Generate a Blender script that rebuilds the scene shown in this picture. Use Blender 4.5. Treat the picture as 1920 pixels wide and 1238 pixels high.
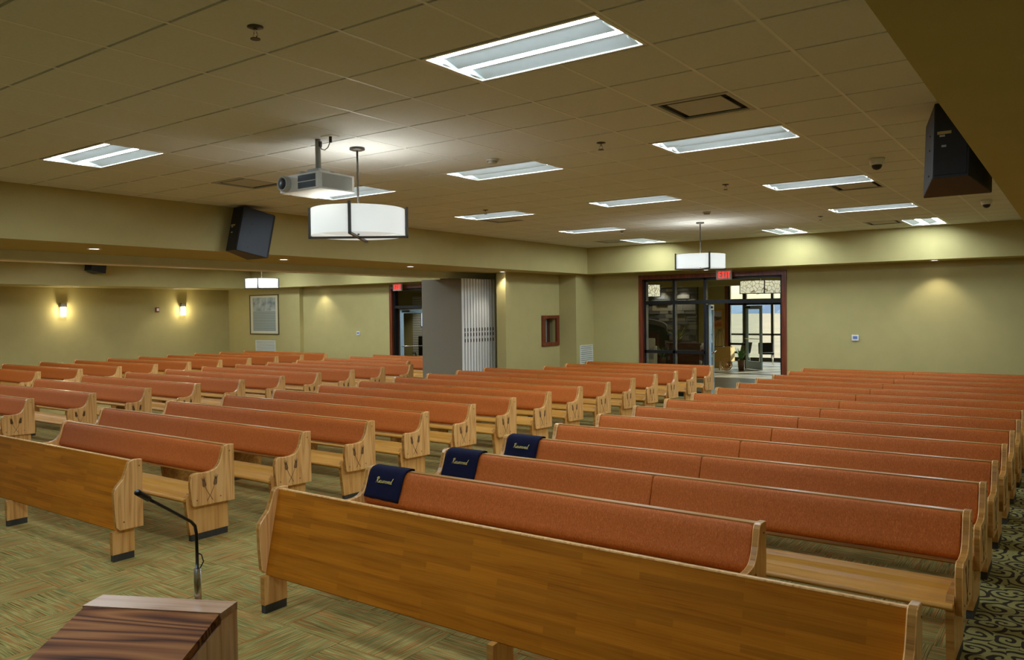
import bpy, bmesh, math, random
from mathutils import Vector, Matrix
random.seed(7)
PI = math.pi
for o in list(bpy.data.objects):
    bpy.data.objects.remove(o)
scene = bpy.context.scene
COL = scene.collection

# ------------------------------------------------------------------ camera
HC = 2.043                                   # camera height over the floor
yaw, pitch, roll, FPX = 0.62436, -0.0236, -0.01191, 1487.4
fw = Vector((-math.sin(yaw) * math.cos(pitch), math.cos(yaw) * math.cos(pitch), math.sin(pitch)))
rt = Vector((math.cos(yaw), math.sin(yaw), 0))
up = rt.cross(fw)
r2 = math.cos(roll) * rt + math.sin(roll) * up
u2 = -math.sin(roll) * rt + math.cos(roll) * up
cd = bpy.data.cameras.new('camera')
cam = bpy.data.objects.new('camera', cd)
COL.objects.link(cam)
cd.sensor_width = 36
cd.sensor_fit = 'HORIZONTAL'
cd.lens = FPX / 1920 * 36
cd.clip_start = 0.05
cd.clip_end = 600
M = Matrix(((r2.x, u2.x, -fw.x, 0), (r2.y, u2.y, -fw.y, 0), (r2.z, u2.z, -fw.z, HC), (0, 0, 0, 1)))
cam.matrix_world = M
scene.camera = cam

# ------------------------------------------------------------------ world, sun, exposure
w = bpy.data.worlds.new('sky')
scene.world = w
w.use_nodes = True
wn = w.node_tree
bg = wn.nodes['Background']
sky = wn.nodes.new('ShaderNodeTexSky')
sky.sky_type = 'NISHITA'
sky.sun_disc = False
sky.sun_elevation = math.radians(19)
sky.sun_rotation = math.radians(35)
wn.links.new(sky.outputs['Color'], bg.inputs['Color'])
bg.inputs['Strength'].default_value = 0.32
sl = bpy.data.lights.new('sun_offscreen', 'SUN')
sl.energy = 10.0
sl.angle = 0.009
sl.color = (1, .96, .88)
sun = bpy.data.objects.new('sun_offscreen', sl)
COL.objects.link(sun)
sd = Vector((-0.50, -0.80, -0.31))            # light comes in through the entry glass
sun.rotation_euler = sd.to_track_quat('-Z', 'Y').to_euler()
sun.location = (0, 40, 30)
vs = scene.view_settings
vs.view_transform = 'Standard'
vs.look = 'None'
vs.gamma = 1
vs.exposure = 0.22
vs.use_curve_mapping = False
LENS_E = 34.0                                 # ceiling light lens
DOWN_W = 32.0                                 # soffit downlight watts
PEND_W = 26.0                                 # pendant lamp watts

# ------------------------------------------------------------------ materials
MATS = {}

def newmat(name):
    m = bpy.data.materials.new(name)
    m.use_nodes = True
    nt = m.node_tree
    b = nt.nodes['Principled BSDF']
    MATS[name] = m
    return m, nt, b

def N(nt, t, **kw):
    n = nt.nodes.new(t)
    for k, v in kw.items():
        setattr(n, k, v)
    return n

def L(nt, a, b):
    nt.links.new(a, b)

def rgb(h):
    v = [int(h[i:i + 2], 16) / 255 for i in (0, 2, 4)]
    return tuple(((c / 12.92) if c <= 0.04045 else ((c + 0.055) / 1.055) ** 2.4) for c in v) + (1,)

def ramp(nt, stops):
    r = N(nt, 'ShaderNodeValToRGB')
    e = r.color_ramp.elements
    while len(e) < len(stops):
        e.new(0.5)
    for i, (p, c) in enumerate(stops):
        e[i].position = p
        e[i].color = c
    return r

def plain(name, col, rough=0.5, metal=0.0, var=0.06, scale=30, bump=0.0, bscale=200, spec=0.5, coat=0):
    m, nt, b = newmat(name)
    tc = N(nt, 'ShaderNodeTexCoord')
    no = N(nt, 'ShaderNodeTexNoise')
    no.inputs['Scale'].default_value = scale
    no.inputs['Detail'].default_value = 3
    L(nt, tc.outputs['Object'], no.inputs['Vector'])
    c = col if len(col) == 4 else tuple(col) + (1,)
    r = ramp(nt, [(0.3, tuple(x * (1 - var) for x in c[:3]) + (1,)), (0.7, tuple(min(1, x * (1 + var)) for x in c[:3]) + (1,))])
    L(nt, no.outputs['Fac'], r.inputs['Fac'])
    L(nt, r.outputs['Color'], b.inputs['Base Color'])
    b.inputs['Roughness'].default_value = rough
    b.inputs['Metallic'].default_value = metal
    b.inputs['Specular IOR Level'].default_value = spec
    if coat:
        b.inputs['Coat Weight'].default_value = coat
        b.inputs['Coat Roughness'].default_value = 0.15
    if bump:
        n2 = N(nt, 'ShaderNodeTexNoise')
        n2.inputs['Scale'].default_value = bscale
        n2.inputs['Detail'].default_value = 2
        L(nt, tc.outputs['Object'], n2.inputs['Vector'])
        bp = N(nt, 'ShaderNodeBump')
        bp.inputs['Strength'].default_value = bump
        bp.inputs['Distance'].default_value = 0.004
        L(nt, n2.outputs['Fac'], bp.inputs['Height'])
        L(nt, bp.outputs['Normal'], b.inputs['Normal'])
    return m

def emis(name, col, strength):
    m, nt, b = newmat(name)
    b.inputs['Base Color'].default_value = col
    b.inputs['Emission Color'].default_value = col
    b.inputs['Emission Strength'].default_value = strength
    b.inputs['Roughness'].default_value = 0.6
    return m

def rndvec(nt, tc, amount=40.0):
    """object coordinates shifted by a random amount for every object"""
    oi = N(nt, 'ShaderNodeObjectInfo')
    mu = N(nt, 'ShaderNodeMath', operation='MULTIPLY')
    mu.inputs[1].default_value = amount
    L(nt, oi.outputs['Random'], mu.inputs[0])
    ad = N(nt, 'ShaderNodeVectorMath', operation='ADD')
    L(nt, tc, ad.inputs[0])
    L(nt, mu.outputs[0], ad.inputs[1])
    return ad.outputs[0], oi.outputs['Random']

def wood(name, dark, mid, light, grain='x', rough=0.35, rings=5.0, ringmix=0.5, coat=0.25, blocks=False):
    m, nt, b = newmat(name)
    tc = N(nt, 'ShaderNodeTexCoord')
    vec, rnd = rndvec(nt, tc.outputs['Object'], 13.0)
    mp = N(nt, 'ShaderNodeMapping')
    L(nt, vec, mp.inputs['Vector'])
    sc = {'x': (0.35, 5, 5), 'y': (5, 0.35, 5), 'z': (5, 5, 0.35)}[grain]
    mp.inputs['Scale'].default_value = sc
    n1 = N(nt, 'ShaderNodeTexNoise')
    n1.inputs['Scale'].default_value = 1.6
    n1.inputs['Detail'].default_value = 2
    L(nt, mp.outputs['Vector'], n1.inputs['Vector'])
    mul = N(nt, 'ShaderNodeMath', operation='MULTIPLY')
    mul.inputs[1].default_value = rings
    L(nt, n1.outputs['Fac'], mul.inputs[0])
    fr = N(nt, 'ShaderNodeMath', operation='PINGPONG')
    fr.inputs[1].default_value = 0.5
    L(nt, mul.outputs[0], fr.inputs[0])
    mp2 = N(nt, 'ShaderNodeMapping')
    L(nt, vec, mp2.inputs['Vector'])
    s2 = {'x': (3, 160, 160), 'y': (160, 3, 160), 'z': (160, 160, 3)}[grain]
    mp2.inputs['Scale'].default_value = s2
    n2 = N(nt, 'ShaderNodeTexNoise')
    n2.inputs['Scale'].default_value = 1.0
    n2.inputs['Detail'].default_value = 2
    L(nt, mp2.outputs['Vector'], n2.inputs['Vector'])
    mx = N(nt, 'ShaderNodeMix', data_type='FLOAT')
    mx.inputs['Factor'].default_value = ringmix
    L(nt, n2.outputs['Fac'], mx.inputs[2])
    m2 = N(nt, 'ShaderNodeMath', operation='MULTIPLY')
    m2.inputs[1].default_value = 2.0
    L(nt, fr.outputs[0], m2.inputs[0])
    L(nt, m2.outputs[0], mx.inputs[3])
    r = ramp(nt, [(0.12, dark), (0.42, mid), (0.8, light)])
    L(nt, mx.outputs[0], r.inputs['Fac'])
    out = r.outputs['Color']
    if blocks:
        sep = N(nt, 'ShaderNodeSeparateXYZ')
        L(nt, tc.outputs['Object'], sep.inputs[0])
        cb = N(nt, 'ShaderNodeCombineXYZ')
        L(nt, sep.outputs[0], cb.inputs[0])
        L(nt, sep.outputs[2], cb.inputs[1])
        br = N(nt, 'ShaderNodeTexBrick')
        br.inputs['Color1'].default_value = (1.22, 1.16, 1.05, 1)
        br.inputs['Color2'].default_value = (0.70, 0.66, 0.62, 1)
        br.inputs['Mortar'].default_value = (0.8, 0.78, 0.75, 1)
        br.inputs['Scale'].default_value = 1
        br.inputs['Mortar Size'].default_value = 0.0006
        br.inputs['Brick Width'].default_value = 0.52
        br.inputs['Row Height'].default_value = 0.036
        br.offset = 0.37
        L(nt, cb.outputs[0], br.inputs['Vector'])
        mm = N(nt, 'ShaderNodeMix', data_type='RGBA', blend_type='MULTIPLY')
        mm.inputs['Factor'].default_value = 0.62
        L(nt, out, mm.inputs[6])
        L(nt, br.outputs['Color'], mm.inputs[7])
        out = mm.outputs[2]
    L(nt, out, b.inputs['Base Color'])
    b.inputs['Roughness'].default_value = rough
    b.inputs['Specular IOR Level'].default_value = 0.15 if blocks or name == 'lectern_top' else 0.4
    b.inputs['Coat Weight'].default_value = coat
    b.inputs['Coat Roughness'].default_value = 0.2
    bp = N(nt, 'ShaderNodeBump')
    bp.inputs['Strength'].default_value = 0.15
    bp.inputs['Distance'].default_value = 0.002
    L(nt, n2.outputs['Fac'], bp.inputs['Height'])
    L(nt, bp.outputs['Normal'], b.inputs['Normal'])
    return m

plain('wall_paint', (0.47, 0.40, 0.165, 1), 0.75, var=0.03, scale=3, bump=0.35, bscale=140, spec=0.25)
plain('soffit_paint', (0.47, 0.40, 0.165, 1), 0.75, var=0.03, scale=3, bump=0.5, bscale=110, spec=0.25)
plain('header_paint', (0.62, 0.68, 0.58, 1), 0.6, var=0.03, scale=4)
plain('white_metal', rgb('e6e6e0'), 0.4, var=0.02)
plain('tile_face', (0.68, 0.70, 0.70, 1), 0.9, var=0.03, scale=60, bump=0.3, bscale=300, spec=0.1)
plain('tile_edge', (0.68, 0.70, 0.70, 1), 0.95, var=0.08, scale=90)
plain('grid_metal', (0.76, 0.78, 0.78, 1), 0.5, var=0.02)
plain('reflector', rgb('b9c0bc'), 0.45, var=0.02)
plain('black_metal', rgb('1b1d1f'), 0.45, var=0.1)
plain('bronze', rgb('4a4742'), 0.4, metal=0.5, var=0.05)
plain('shoe_rubber', rgb('3a372f'), 0.7, var=0.1)
plain('vent_tan', (0.47, 0.48, 0.47, 1), 0.6, var=0.04)
plain('vent_white', rgb('d9dacb'), 0.5, var=0.03)
plain('speaker_black', rgb('15171b'), 0.55, var=0.1, bump=0.2, bscale=400)
plain('speaker_grey', rgb('1c2027'), 0.5, var=0.1, bump=0.2, bscale=400)
plain('plastic_white', rgb('e4e4e0'), 0.4, var=0.02)
plain('plastic_grey', rgb('a9aca8'), 0.4, var=0.03)
plain('lcd', rgb('6d83c0'), 0.3, var=0.04)
plain('red_plastic', rgb('8c2f22'), 0.4, var=0.05)
plain('brass_label', rgb('b9a56a'), 0.5, var=0.05)
plain('chrome', (0.75, 0.76, 0.78, 1), 0.18, metal=1.0, var=0.03)
plain('alu_leaf', rgb('a9c3d2'), 0.4, metal=0.3, var=0.03)
plain('dark_alu', rgb('121416'), 0.4, metal=0.2, var=0.05)
plain('panel_grey', rgb('847b68'), 0.85, var=0.03, scale=200, bump=0.15, bscale=500)
plain('navy_cloth', rgb('070b2b'), 0.85, var=0.15, scale=400, bump=0.4, bscale=700, spec=0.2)
plain('gold_thread', rgb('e2d27e'), 0.5, var=0.08)
plain('carving', rgb('7a5430'), 0.7, var=0.15, scale=200)
plain('leaf_green', rgb('4d7a35'), 0.6, var=0.25, scale=20)
plain('leaf_yellow', rgb('9a9a3d'), 0.6, var=0.2, scale=20)
plain('mat_board', rgb('d5d0b4'), 0.8, var=0.02)
plain('bronze_frame', rgb('5c4f2c'), 0.45, metal=0.3, var=0.08)
plain('gold_frame', rgb('b98f3c'), 0.4, metal=0.4, var=0.1)
plain('yellow_cart', rgb('cda350'), 0.6, var=0.06)
plain('cart_wood', rgb('d2a869'), 0.6, var=0.1)
plain('white_fabric', rgb('d6d4cb'), 0.85, var=0.05)
plain('mantel', rgb('5d564a'), 0.8, var=0.1)
plain('pot', rgb('6e5138'), 0.6, var=0.1)
plain('lobby_wall', rgb('b3a468'), 0.75, var=0.03, scale=3)
plain('lobby_floor', rgb('a39b86'), 0.45, var=0.12, scale=3)
plain('black_fabric', rgb('101114'), 0.8, var=0.1)
plain('dirt', rgb('b39c77'), 0.95, var=0.15, scale=0.3)
plain('mountain', rgb('a3b0bf'), 0.95, var=0.1, scale=0.02)
plain('dark_room', rgb('39402c'), 0.8, var=0.05)
plain('dark_red', rgb('5b2618'), 0.6, var=0.1)
wood('oak_end', (.52,.23,.065,1), (.80,.42,.14,1), (.90,.54,.21,1), 'z', 0.38, rings=8, ringmix=0.5)
wood('oak_leg', (.48,.20,.05,1), (.72,.36,.10,1), (.84,.48,.16,1), 'z', 0.4, rings=6, ringmix=0.4)
wood('oak_edge', (.20,.075,.012,1), (.40,.18,.035,1), (.52,.26,.06,1), 'x', 0.32, rings=5, ringmix=0.35)
wood('oak_seat', (.30,.12,.012,1), (.50,.23,.03,1), (.60,.30,.05,1), 'x', 0.5, rings=4, ringmix=0.25, coat=0.05)
wood('oak_panel', (.24,.072,.003,1), (.43,.145,.006,1), (.52,.19,.012,1), 'x', 0.55, rings=4, ringmix=0.25, coat=0.0, blocks=True)
wood('lectern_top', (.035,.010,.003,1), (.17,.055,.014,1), (.30,.12,.035,1), 'x', 0.6, rings=11, ringmix=0.7, coat=0.0)
wood('lectern_side', (.42,.20,.09,1), (.68,.42,.24,1), (.80,.55,.36,1), 'z', 0.35, rings=8, ringmix=0.5)
wood('lectern_ledge', (.30,.15,.08,1), (.46,.27,.16,1), (.55,.35,.22,1), 'x', 0.4, rings=6, ringmix=0.4)
wood('cherry_trim', rgb('4a1f10'), rgb('6d3018'), rgb('854224'), 'z', 0.35, rings=5, ringmix=0.4)
wood('dark_table', rgb('2c160c'), rgb('4d2a1a'), rgb('5f3826'), 'x', 0.35)

def lens_mat():
    m, nt, b = newmat('lens')
    b.inputs['Base Color'].default_value = (0.9, 0.93, 0.9, 1)
    b.inputs['Emission Color'].default_value = (0.82, 0.97, 1.10, 1)
    b.inputs['Emission Strength'].default_value = LENS_E
lens_mat()
emis('down_lens', (1, 0.97, 0.9, 1), 6.0)
emis('sconce_glow', (1, 0.9, 0.62, 1), 9.0)
emis('exit_red', (1, 0.04, 0.03, 1), 1.1)
emis('exit_plate', (0.42, 0.36, 0.32, 1), 0.06)
emis('screen_blue', (0.55, 0.7, 0.95, 1), 0.7)

def fabric(name, c):
    m, nt, b = newmat(name)
    tc = N(nt, 'ShaderNodeTexCoord')
    vec, rnd = rndvec(nt, tc.outputs['Object'], 9.0)
    mp = N(nt, 'ShaderNodeMapping')
    mp.inputs['Scale'].default_value = (160, 60, 60)
    L(nt, vec, mp.inputs['Vector'])
    n = N(nt, 'ShaderNodeTexNoise')
    n.inputs['Scale'].default_value = 1.0
    n.inputs['Detail'].default_value = 3
    n.inputs['Distortion'].default_value = 1.5
    L(nt, mp.outputs['Vector'], n.inputs['Vector'])
    r = ramp(nt, [(0.32, tuple(x * 0.72 for x in c[:3]) + (1,)), (0.52, c), (0.7, tuple(min(1, x * 1.25 + .02) for x in c[:3]) + (1,))])
    L(nt, n.outputs['Fac'], r.inputs['Fac'])
    L(nt, r.outputs['Color'], b.inputs['Base Color'])
    b.inputs['Roughness'].default_value = 0.62
    b.inputs['Specular IOR Level'].default_value = 0.25
    b.inputs['Sheen Weight'].default_value = 0.04
    b.inputs['Sheen Roughness'].default_value = 0.4
    b.inputs['Sheen Tint'].default_value = (0.9, 0.75, 0.75, 1)
    bp = N(nt, 'ShaderNodeBump')
    bp.inputs['Strength'].default_value = 0.35
    bp.inputs['Distance'].default_value = 0.002
    L(nt, n.outputs['Fac'], bp.inputs['Height'])
    L(nt, bp.outputs['Normal'], b.inputs['Normal'])
fabric('rust_fabric', (0.43, 0.098, 0.006, 1))

def carpet(name, tiled):
    """striped carpet; 'tiled' turns every other 0.5 m cell by a quarter inside one surface"""
    m, nt, b = newmat(name)
    tc = N(nt, 'ShaderNodeTexCoord')
    if tiled:
        sep = N(nt, 'ShaderNodeSeparateXYZ')
        L(nt, tc.outputs['Object'], sep.inputs[0])
        def cell(sock, off):
            a = N(nt, 'ShaderNodeMath', operation='ADD'); a.inputs[1].default_value = off
            L(nt, sock, a.inputs[0])
            d = N(nt, 'ShaderNodeMath', operation='DIVIDE'); d.inputs[1].default_value = 0.5
            L(nt, a.outputs[0], d.inputs[0])
            f = N(nt, 'ShaderNodeMath', operation='FLOOR')
            L(nt, d.outputs[0], f.inputs[0])
            return f.outputs[0]
        cx, cy = cell(sep.outputs[0], 4.23), cell(sep.outputs[1], -3.3)
        s = N(nt, 'ShaderNodeMath', operation='ADD'); L(nt, cx, s.inputs[0]); L(nt, cy, s.inputs[1])
        md = N(nt, 'ShaderNodeMath', operation='PINGPONG'); md.inputs[1].default_value = 1.0
        L(nt, s.outputs[0], md.inputs[0])
        c1 = N(nt, 'ShaderNodeCombineXYZ'); L(nt, sep.outputs[0], c1.inputs[0]); L(nt, sep.outputs[1], c1.inputs[1])
        c2 = N(nt, 'ShaderNodeCombineXYZ'); L(nt, sep.outputs[1], c2.inputs[0]); L(nt, sep.outputs[0], c2.inputs[1])
        mx = N(nt, 'ShaderNodeMix', data_type='VECTOR')
        L(nt, md.outputs[0], mx.inputs[0]); L(nt, c1.outputs[0], mx.inputs[4]); L(nt, c2.outputs[0], mx.inputs[5])
        wn_ = N(nt, 'ShaderNodeTexWhiteNoise', noise_dimensions='2D')
        c3 = N(nt, 'ShaderNodeCombineXYZ'); L(nt, cx, c3.inputs[0]); L(nt, cy, c3.inputs[1])
        L(nt, c3.outputs[0], wn_.inputs['Vector'])
        mu = N(nt, 'ShaderNodeMath', operation='MULTIPLY'); mu.inputs[1].default_value = 50
        L(nt, wn_.outputs['Value'], mu.inputs[0])
        ad = N(nt, 'ShaderNodeVectorMath', operation='ADD')
        L(nt, mx.outputs[1], ad.inputs[0]); L(nt, mu.outputs[0], ad.inputs[1])
        vec = ad.outputs[0]
    else:
        vec, rnd = rndvec(nt, tc.outputs['Object'], 50.0)
    def stripes(sx, sy, det):
        mp = N(nt, 'ShaderNodeMapping')
        mp.inputs['Scale'].default_value = (sx, sy, 1)
        L(nt, vec, mp.inputs['Vector'])
        n = N(nt, 'ShaderNodeTexNoise')
        n.noise_dimensions = '2D'
        n.inputs['Scale'].default_value = 1
        n.inputs['Detail'].default_value = det
        L(nt, mp.outputs['Vector'], n.inputs['Vector'])
        return n.outputs['Fac']
    s1 = stripes(2.6, 150, 1)
    s2 = stripes(2.4, 42, 1)
    s3 = stripes(300, 300, 1)
    r = ramp(nt, [(0.28, rgb('57491f')), (0.40, rgb('7d6f37')), (0.5, rgb('ad9c60')), (0.60, rgb('877d45')), (0.72, rgb('66704a'))])
    L(nt, s1, r.inputs['Fac'])
    ro = ramp(nt, [(0.50, (0, 0, 0, 1)), (0.66, (1, 1, 1, 1))])
    L(nt, s2, ro.inputs['Fac'])
    mx2 = N(nt, 'ShaderNodeMix', data_type='RGBA')
    mm = N(nt, 'ShaderNodeMath', operation='MULTIPLY')
    mm.inputs[1].default_value = 0.55
    L(nt, ro.outputs['Color'], mm.inputs[0])
    L(nt, mm.outputs[0], mx2.inputs['Factor'])
    L(nt, r.outputs['Color'], mx2.inputs[6])
    mx2.inputs[7].default_value = rgb('a4622e')
    mx3 = N(nt, 'ShaderNodeMix', data_type='RGBA', blend_type='OVERLAY')
    mx3.inputs['Factor'].default_value = 0.55
    L(nt, mx2.outputs[2], mx3.inputs[6])
    L(nt, s3, mx3.inputs[7])
    L(nt, mx3.outputs[2], b.inputs['Base Color'])
    b.inputs['Roughness'].default_value = 0.95
    b.inputs['Specular IOR Level'].default_value = 0.1
    bp = N(nt, 'ShaderNodeBump')
    bp.inputs['Strength'].default_value = 0.4
    bp.inputs['Distance'].default_value = 0.003
    L(nt, s1, bp.inputs['Height'])
    L(nt, bp.outputs['Normal'], b.inputs['Normal'])
carpet('carpet_striped', True)
carpet('carpet_tile', False)

def scroll_carpet():
    """dark curls: a spiral about each cell centre of a cellular texture"""
    m, nt, b = newmat('carpet_scroll')
    tc = N(nt, 'ShaderNodeTexCoord')
    n = N(nt, 'ShaderNodeTexNoise'); n.inputs['Scale'].default_value = 6; n.inputs['Detail'].default_value = 1
    L(nt, tc.outputs['Object'], n.inputs['Vector'])
    dm = N(nt, 'ShaderNodeVectorMath', operation='MULTIPLY_ADD')
    L(nt, n.outputs['Color'], dm.inputs[0]); dm.inputs[1].default_value = (.10, .10, 0); L(nt, tc.outputs['Object'], dm.inputs[2])
    v = N(nt, 'ShaderNodeTexVoronoi', voronoi_dimensions='2D'); v.inputs['Scale'].default_value = 5.0
    L(nt, dm.outputs[0], v.inputs['Vector'])
    df = N(nt, 'ShaderNodeVectorMath', operation='SUBTRACT'); L(nt, dm.outputs[0], df.inputs[0]); L(nt, v.outputs['Position'], df.inputs[1])
    sp = N(nt, 'ShaderNodeSeparateXYZ'); L(nt, df.outputs[0], sp.inputs[0])
    at = N(nt, 'ShaderNodeMath', operation='ARCTAN2'); L(nt, sp.outputs[1], at.inputs[0]); L(nt, sp.outputs[0], at.inputs[1])
    a1 = N(nt, 'ShaderNodeMath', operation='MULTIPLY'); a1.inputs[1].default_value = 1 / (2 * PI); L(nt, at.outputs[0], a1.inputs[0])
    sc = N(nt, 'ShaderNodeSeparateColor'); L(nt, v.outputs['Color'], sc.inputs[0])
    sg = N(nt, 'ShaderNodeMath', operation='GREATER_THAN'); sg.inputs[1].default_value = .5; L(nt, sc.outputs[0], sg.inputs[0])
    s2 = N(nt, 'ShaderNodeMath', operation='MULTIPLY_ADD'); s2.inputs[1].default_value = 2; s2.inputs[2].default_value = -1; L(nt, sg.outputs[0], s2.inputs[0])
    a2 = N(nt, 'ShaderNodeMath', operation='MULTIPLY'); L(nt, a1.outputs[0], a2.inputs[0]); L(nt, s2.outputs[0], a2.inputs[1])
    d2_ = N(nt, 'ShaderNodeMath', operation='MULTIPLY'); d2_.inputs[1].default_value = 3.1; L(nt, v.outputs['Distance'], d2_.inputs[0])
    ad = N(nt, 'ShaderNodeMath', operation='ADD'); L(nt, d2_.outputs[0], ad.inputs[0]); L(nt, a2.outputs[0], ad.inputs[1])
    ad2 = N(nt, 'ShaderNodeMath', operation='ADD'); L(nt, ad.outputs[0], ad2.inputs[0]); L(nt, sc.outputs[1], ad2.inputs[1])
    fr = N(nt, 'ShaderNodeMath', operation='PINGPONG'); fr.inputs[1].default_value = 0.5
    L(nt, ad2.outputs[0], fr.inputs[0])
    r = ramp(nt, [(0.17, rgb('352f26')), (0.22, rgb('8f8a56'))])
    L(nt, fr.outputs[0], r.inputs['Fac'])
    n2 = N(nt, 'ShaderNodeTexNoise'); n2.inputs['Scale'].default_value = 250
    L(nt, tc.outputs['Object'], n2.inputs['Vector'])
    mx = N(nt, 'ShaderNodeMix', data_type='RGBA', blend_type='OVERLAY'); mx.inputs['Factor'].default_value = 0.6
    L(nt, r.outputs['Color'], mx.inputs[6]); L(nt, n2.outputs['Fac'], mx.inputs[7])
    L(nt, mx.outputs[2], b.inputs['Base Color'])
    b.inputs['Roughness'].default_value = 0.95
    b.inputs['Specular IOR Level'].default_value = 0.1
scroll_carpet()

def stone_mat():
    m, nt, b = newmat('stone')
    oi = N(nt, 'ShaderNodeObjectInfo')
    r = ramp(nt, [(0.0, rgb('4a4a48')), (0.3, rgb('7d7567')), (0.6, rgb('5d6066')), (0.8, rgb('a39678')), (1.0, rgb('6a5c4c'))])
    L(nt, oi.outputs['Random'], r.inputs['Fac'])
    tc = N(nt, 'ShaderNodeTexCoord')
    n = N(nt, 'ShaderNodeTexNoise')
    n.inputs['Scale'].default_value = 12
    L(nt, tc.outputs['Object'], n.inputs['Vector'])
    mx = N(nt, 'ShaderNodeMix', data_type='RGBA', blend_type='OVERLAY')
    mx.inputs['Factor'].default_value = 0.5
    L(nt, r.outputs['Color'], mx.inputs[6]); L(nt, n.outputs['Fac'], mx.inputs[7])
    L(nt, mx.outputs[2], b.inputs['Base Color'])
    b.inputs['Roughness'].default_value = 0.85
stone_mat()

def glass_mat():
    m, nt, b = newmat('glass')
    nt.nodes.remove(b)
    out = [x for x in nt.nodes if x.type == 'OUTPUT_MATERIAL'][0]
    tr = N(nt, 'ShaderNodeBsdfTransparent')
    tr.inputs['Color'].default_value = (0.90, 0.94, 0.93, 1)
    gl = N(nt, 'ShaderNodeBsdfGlossy')
    gl.inputs['Roughness'].default_value = 0.02
    lw = N(nt, 'ShaderNodeLayerWeight')
    pw = N(nt, 'ShaderNodeMath', operation='POWER'); pw.inputs[1].default_value = 4
    L(nt, lw.outputs['Facing'], pw.inputs[0])
    fz = N(nt, 'ShaderNodeMath', operation='MULTIPLY_ADD'); fz.inputs[1].default_value = .5; fz.inputs[2].default_value = .03
    L(nt, pw.outputs[0], fz.inputs[0])
    mx = N(nt, 'ShaderNodeMixShader')
    L(nt, fz.outputs[0], mx.inputs[0]); L(nt, tr.outputs[0], mx.inputs[1]); L(nt, gl.outputs[0], mx.inputs[2])
    L(nt, mx.outputs[0], out.inputs['Surface'])
glass_mat()

def shade_mat(name, pattern):
    m, nt, b = newmat(name)
    c = (0.86, 0.88, 0.85, 1)
    if pattern:
        tc = N(nt, 'ShaderNodeTexCoord')
        v = N(nt, 'ShaderNodeTexVoronoi', feature='DISTANCE_TO_EDGE')
        v.inputs['Scale'].default_value = 9
        L(nt, tc.outputs['Object'], v.inputs['Vector'])
        r = ramp(nt, [(0.03, rgb('8a7a55')), (0.07, rgb('f0e8cc'))])
        L(nt, v.outputs['Distance'], r.inputs['Fac'])
        L(nt, r.outputs['Color'], b.inputs['Base Color'])
        L(nt, r.outputs['Color'], b.inputs['Emission Color'])
        b.inputs['Emission Strength'].default_value = 0.75
    else:
        b.inputs['Base Color'].default_value = c
        b.inputs['Emission Color'].default_value = (0.95, 1.0, 0.97, 1)
        b.inputs['Emission Strength'].default_value = 0.42
    b.inputs['Roughness'].default_value = 0.8
shade_mat('shade', False)
shade_mat('shade_branches', True)

def print_mat():
    """grey printed proclamation: cloudy figure above, lines of text below"""
    m, nt, b = newmat('document_print')
    tc = N(nt, 'ShaderNodeTexCoord')
    sep = N(nt, 'ShaderNodeSeparateXYZ'); L(nt, tc.outputs['Object'], sep.inputs[0])
    n = N(nt, 'ShaderNodeTexNoise'); n.inputs['Scale'].default_value = 4; n.inputs['Detail'].default_value = 5
    L(nt, tc.outputs['Object'], n.inputs['Vector'])
    r1 = ramp(nt, [(0.35, rgb('6f7f80')), (0.62, rgb('b4bab4'))]); L(nt, n.outputs['Fac'], r1.inputs['Fac'])
    mp = N(nt, 'ShaderNodeMapping'); mp.inputs['Scale'].default_value = (30, 1, 0); L(nt, tc.outputs['Object'], mp.inputs['Vector'])
    wv = N(nt, 'ShaderNodeMath', operation='MULTIPLY'); wv.inputs[1].default_value = 18; L(nt, sep.outputs[2], wv.inputs[0])
    pp = N(nt, 'ShaderNodeMath', operation='PINGPONG'); pp.inputs[1].default_value = 0.5; L(nt, wv.outputs[0], pp.inputs[0])
    r2_ = ramp(nt, [(0.2, rgb('a3aba4')), (0.3, rgb('77857f'))]); L(nt, pp.outputs[0], r2_.inputs['Fac'])
    st = N(nt, 'ShaderNodeMath', operation='GREATER_THAN'); st.inputs[1].default_value = 0.12; L(nt, sep.outputs[2], st.inputs[0])
    mx = N(nt, 'ShaderNodeMix', data_type='RGBA')
    L(nt, st.outputs[0], mx.inputs['Factor']); L(nt, r2_.outputs['Color'], mx.inputs[6]); L(nt, r1.outputs['Color'], mx.inputs[7])
    L(nt, mx.outputs[2], b.inputs['Base Color'])
    b.inputs['Roughness'].default_value = 0.5
print_mat()

def scenic_mat():
    m, nt, b = newmat('painting_print')
    tc = N(nt, 'ShaderNodeTexCoord')
    sep = N(nt, 'ShaderNodeSeparateXYZ'); L(nt, tc.outputs['Object'], sep.inputs[0])
    n = N(nt, 'ShaderNodeTexNoise'); n.inputs['Scale'].default_value = 5; L(nt, tc.outputs['Object'], n.inputs['Vector'])
    a = N(nt, 'ShaderNodeMath', operation='MULTIPLY_ADD'); a.inputs[1].default_value = 0.35
    L(nt, n.outputs['Fac'], a.inputs[0]); L(nt, sep.outputs[2], a.inputs[2])
    r = ramp(nt, [(0.0, rgb('a0622f')), (0.12, rgb('c08a55')), (0.2, rgb('4a3a30')), (0.27, rgb('b9b8b4')), (0.5, rgb('a9b4c4'))])
    L(nt, a.outputs[0], r.inputs['Fac']); L(nt, r.outputs['Color'], b.inputs['Base Color'])
scenic_mat()

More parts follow.
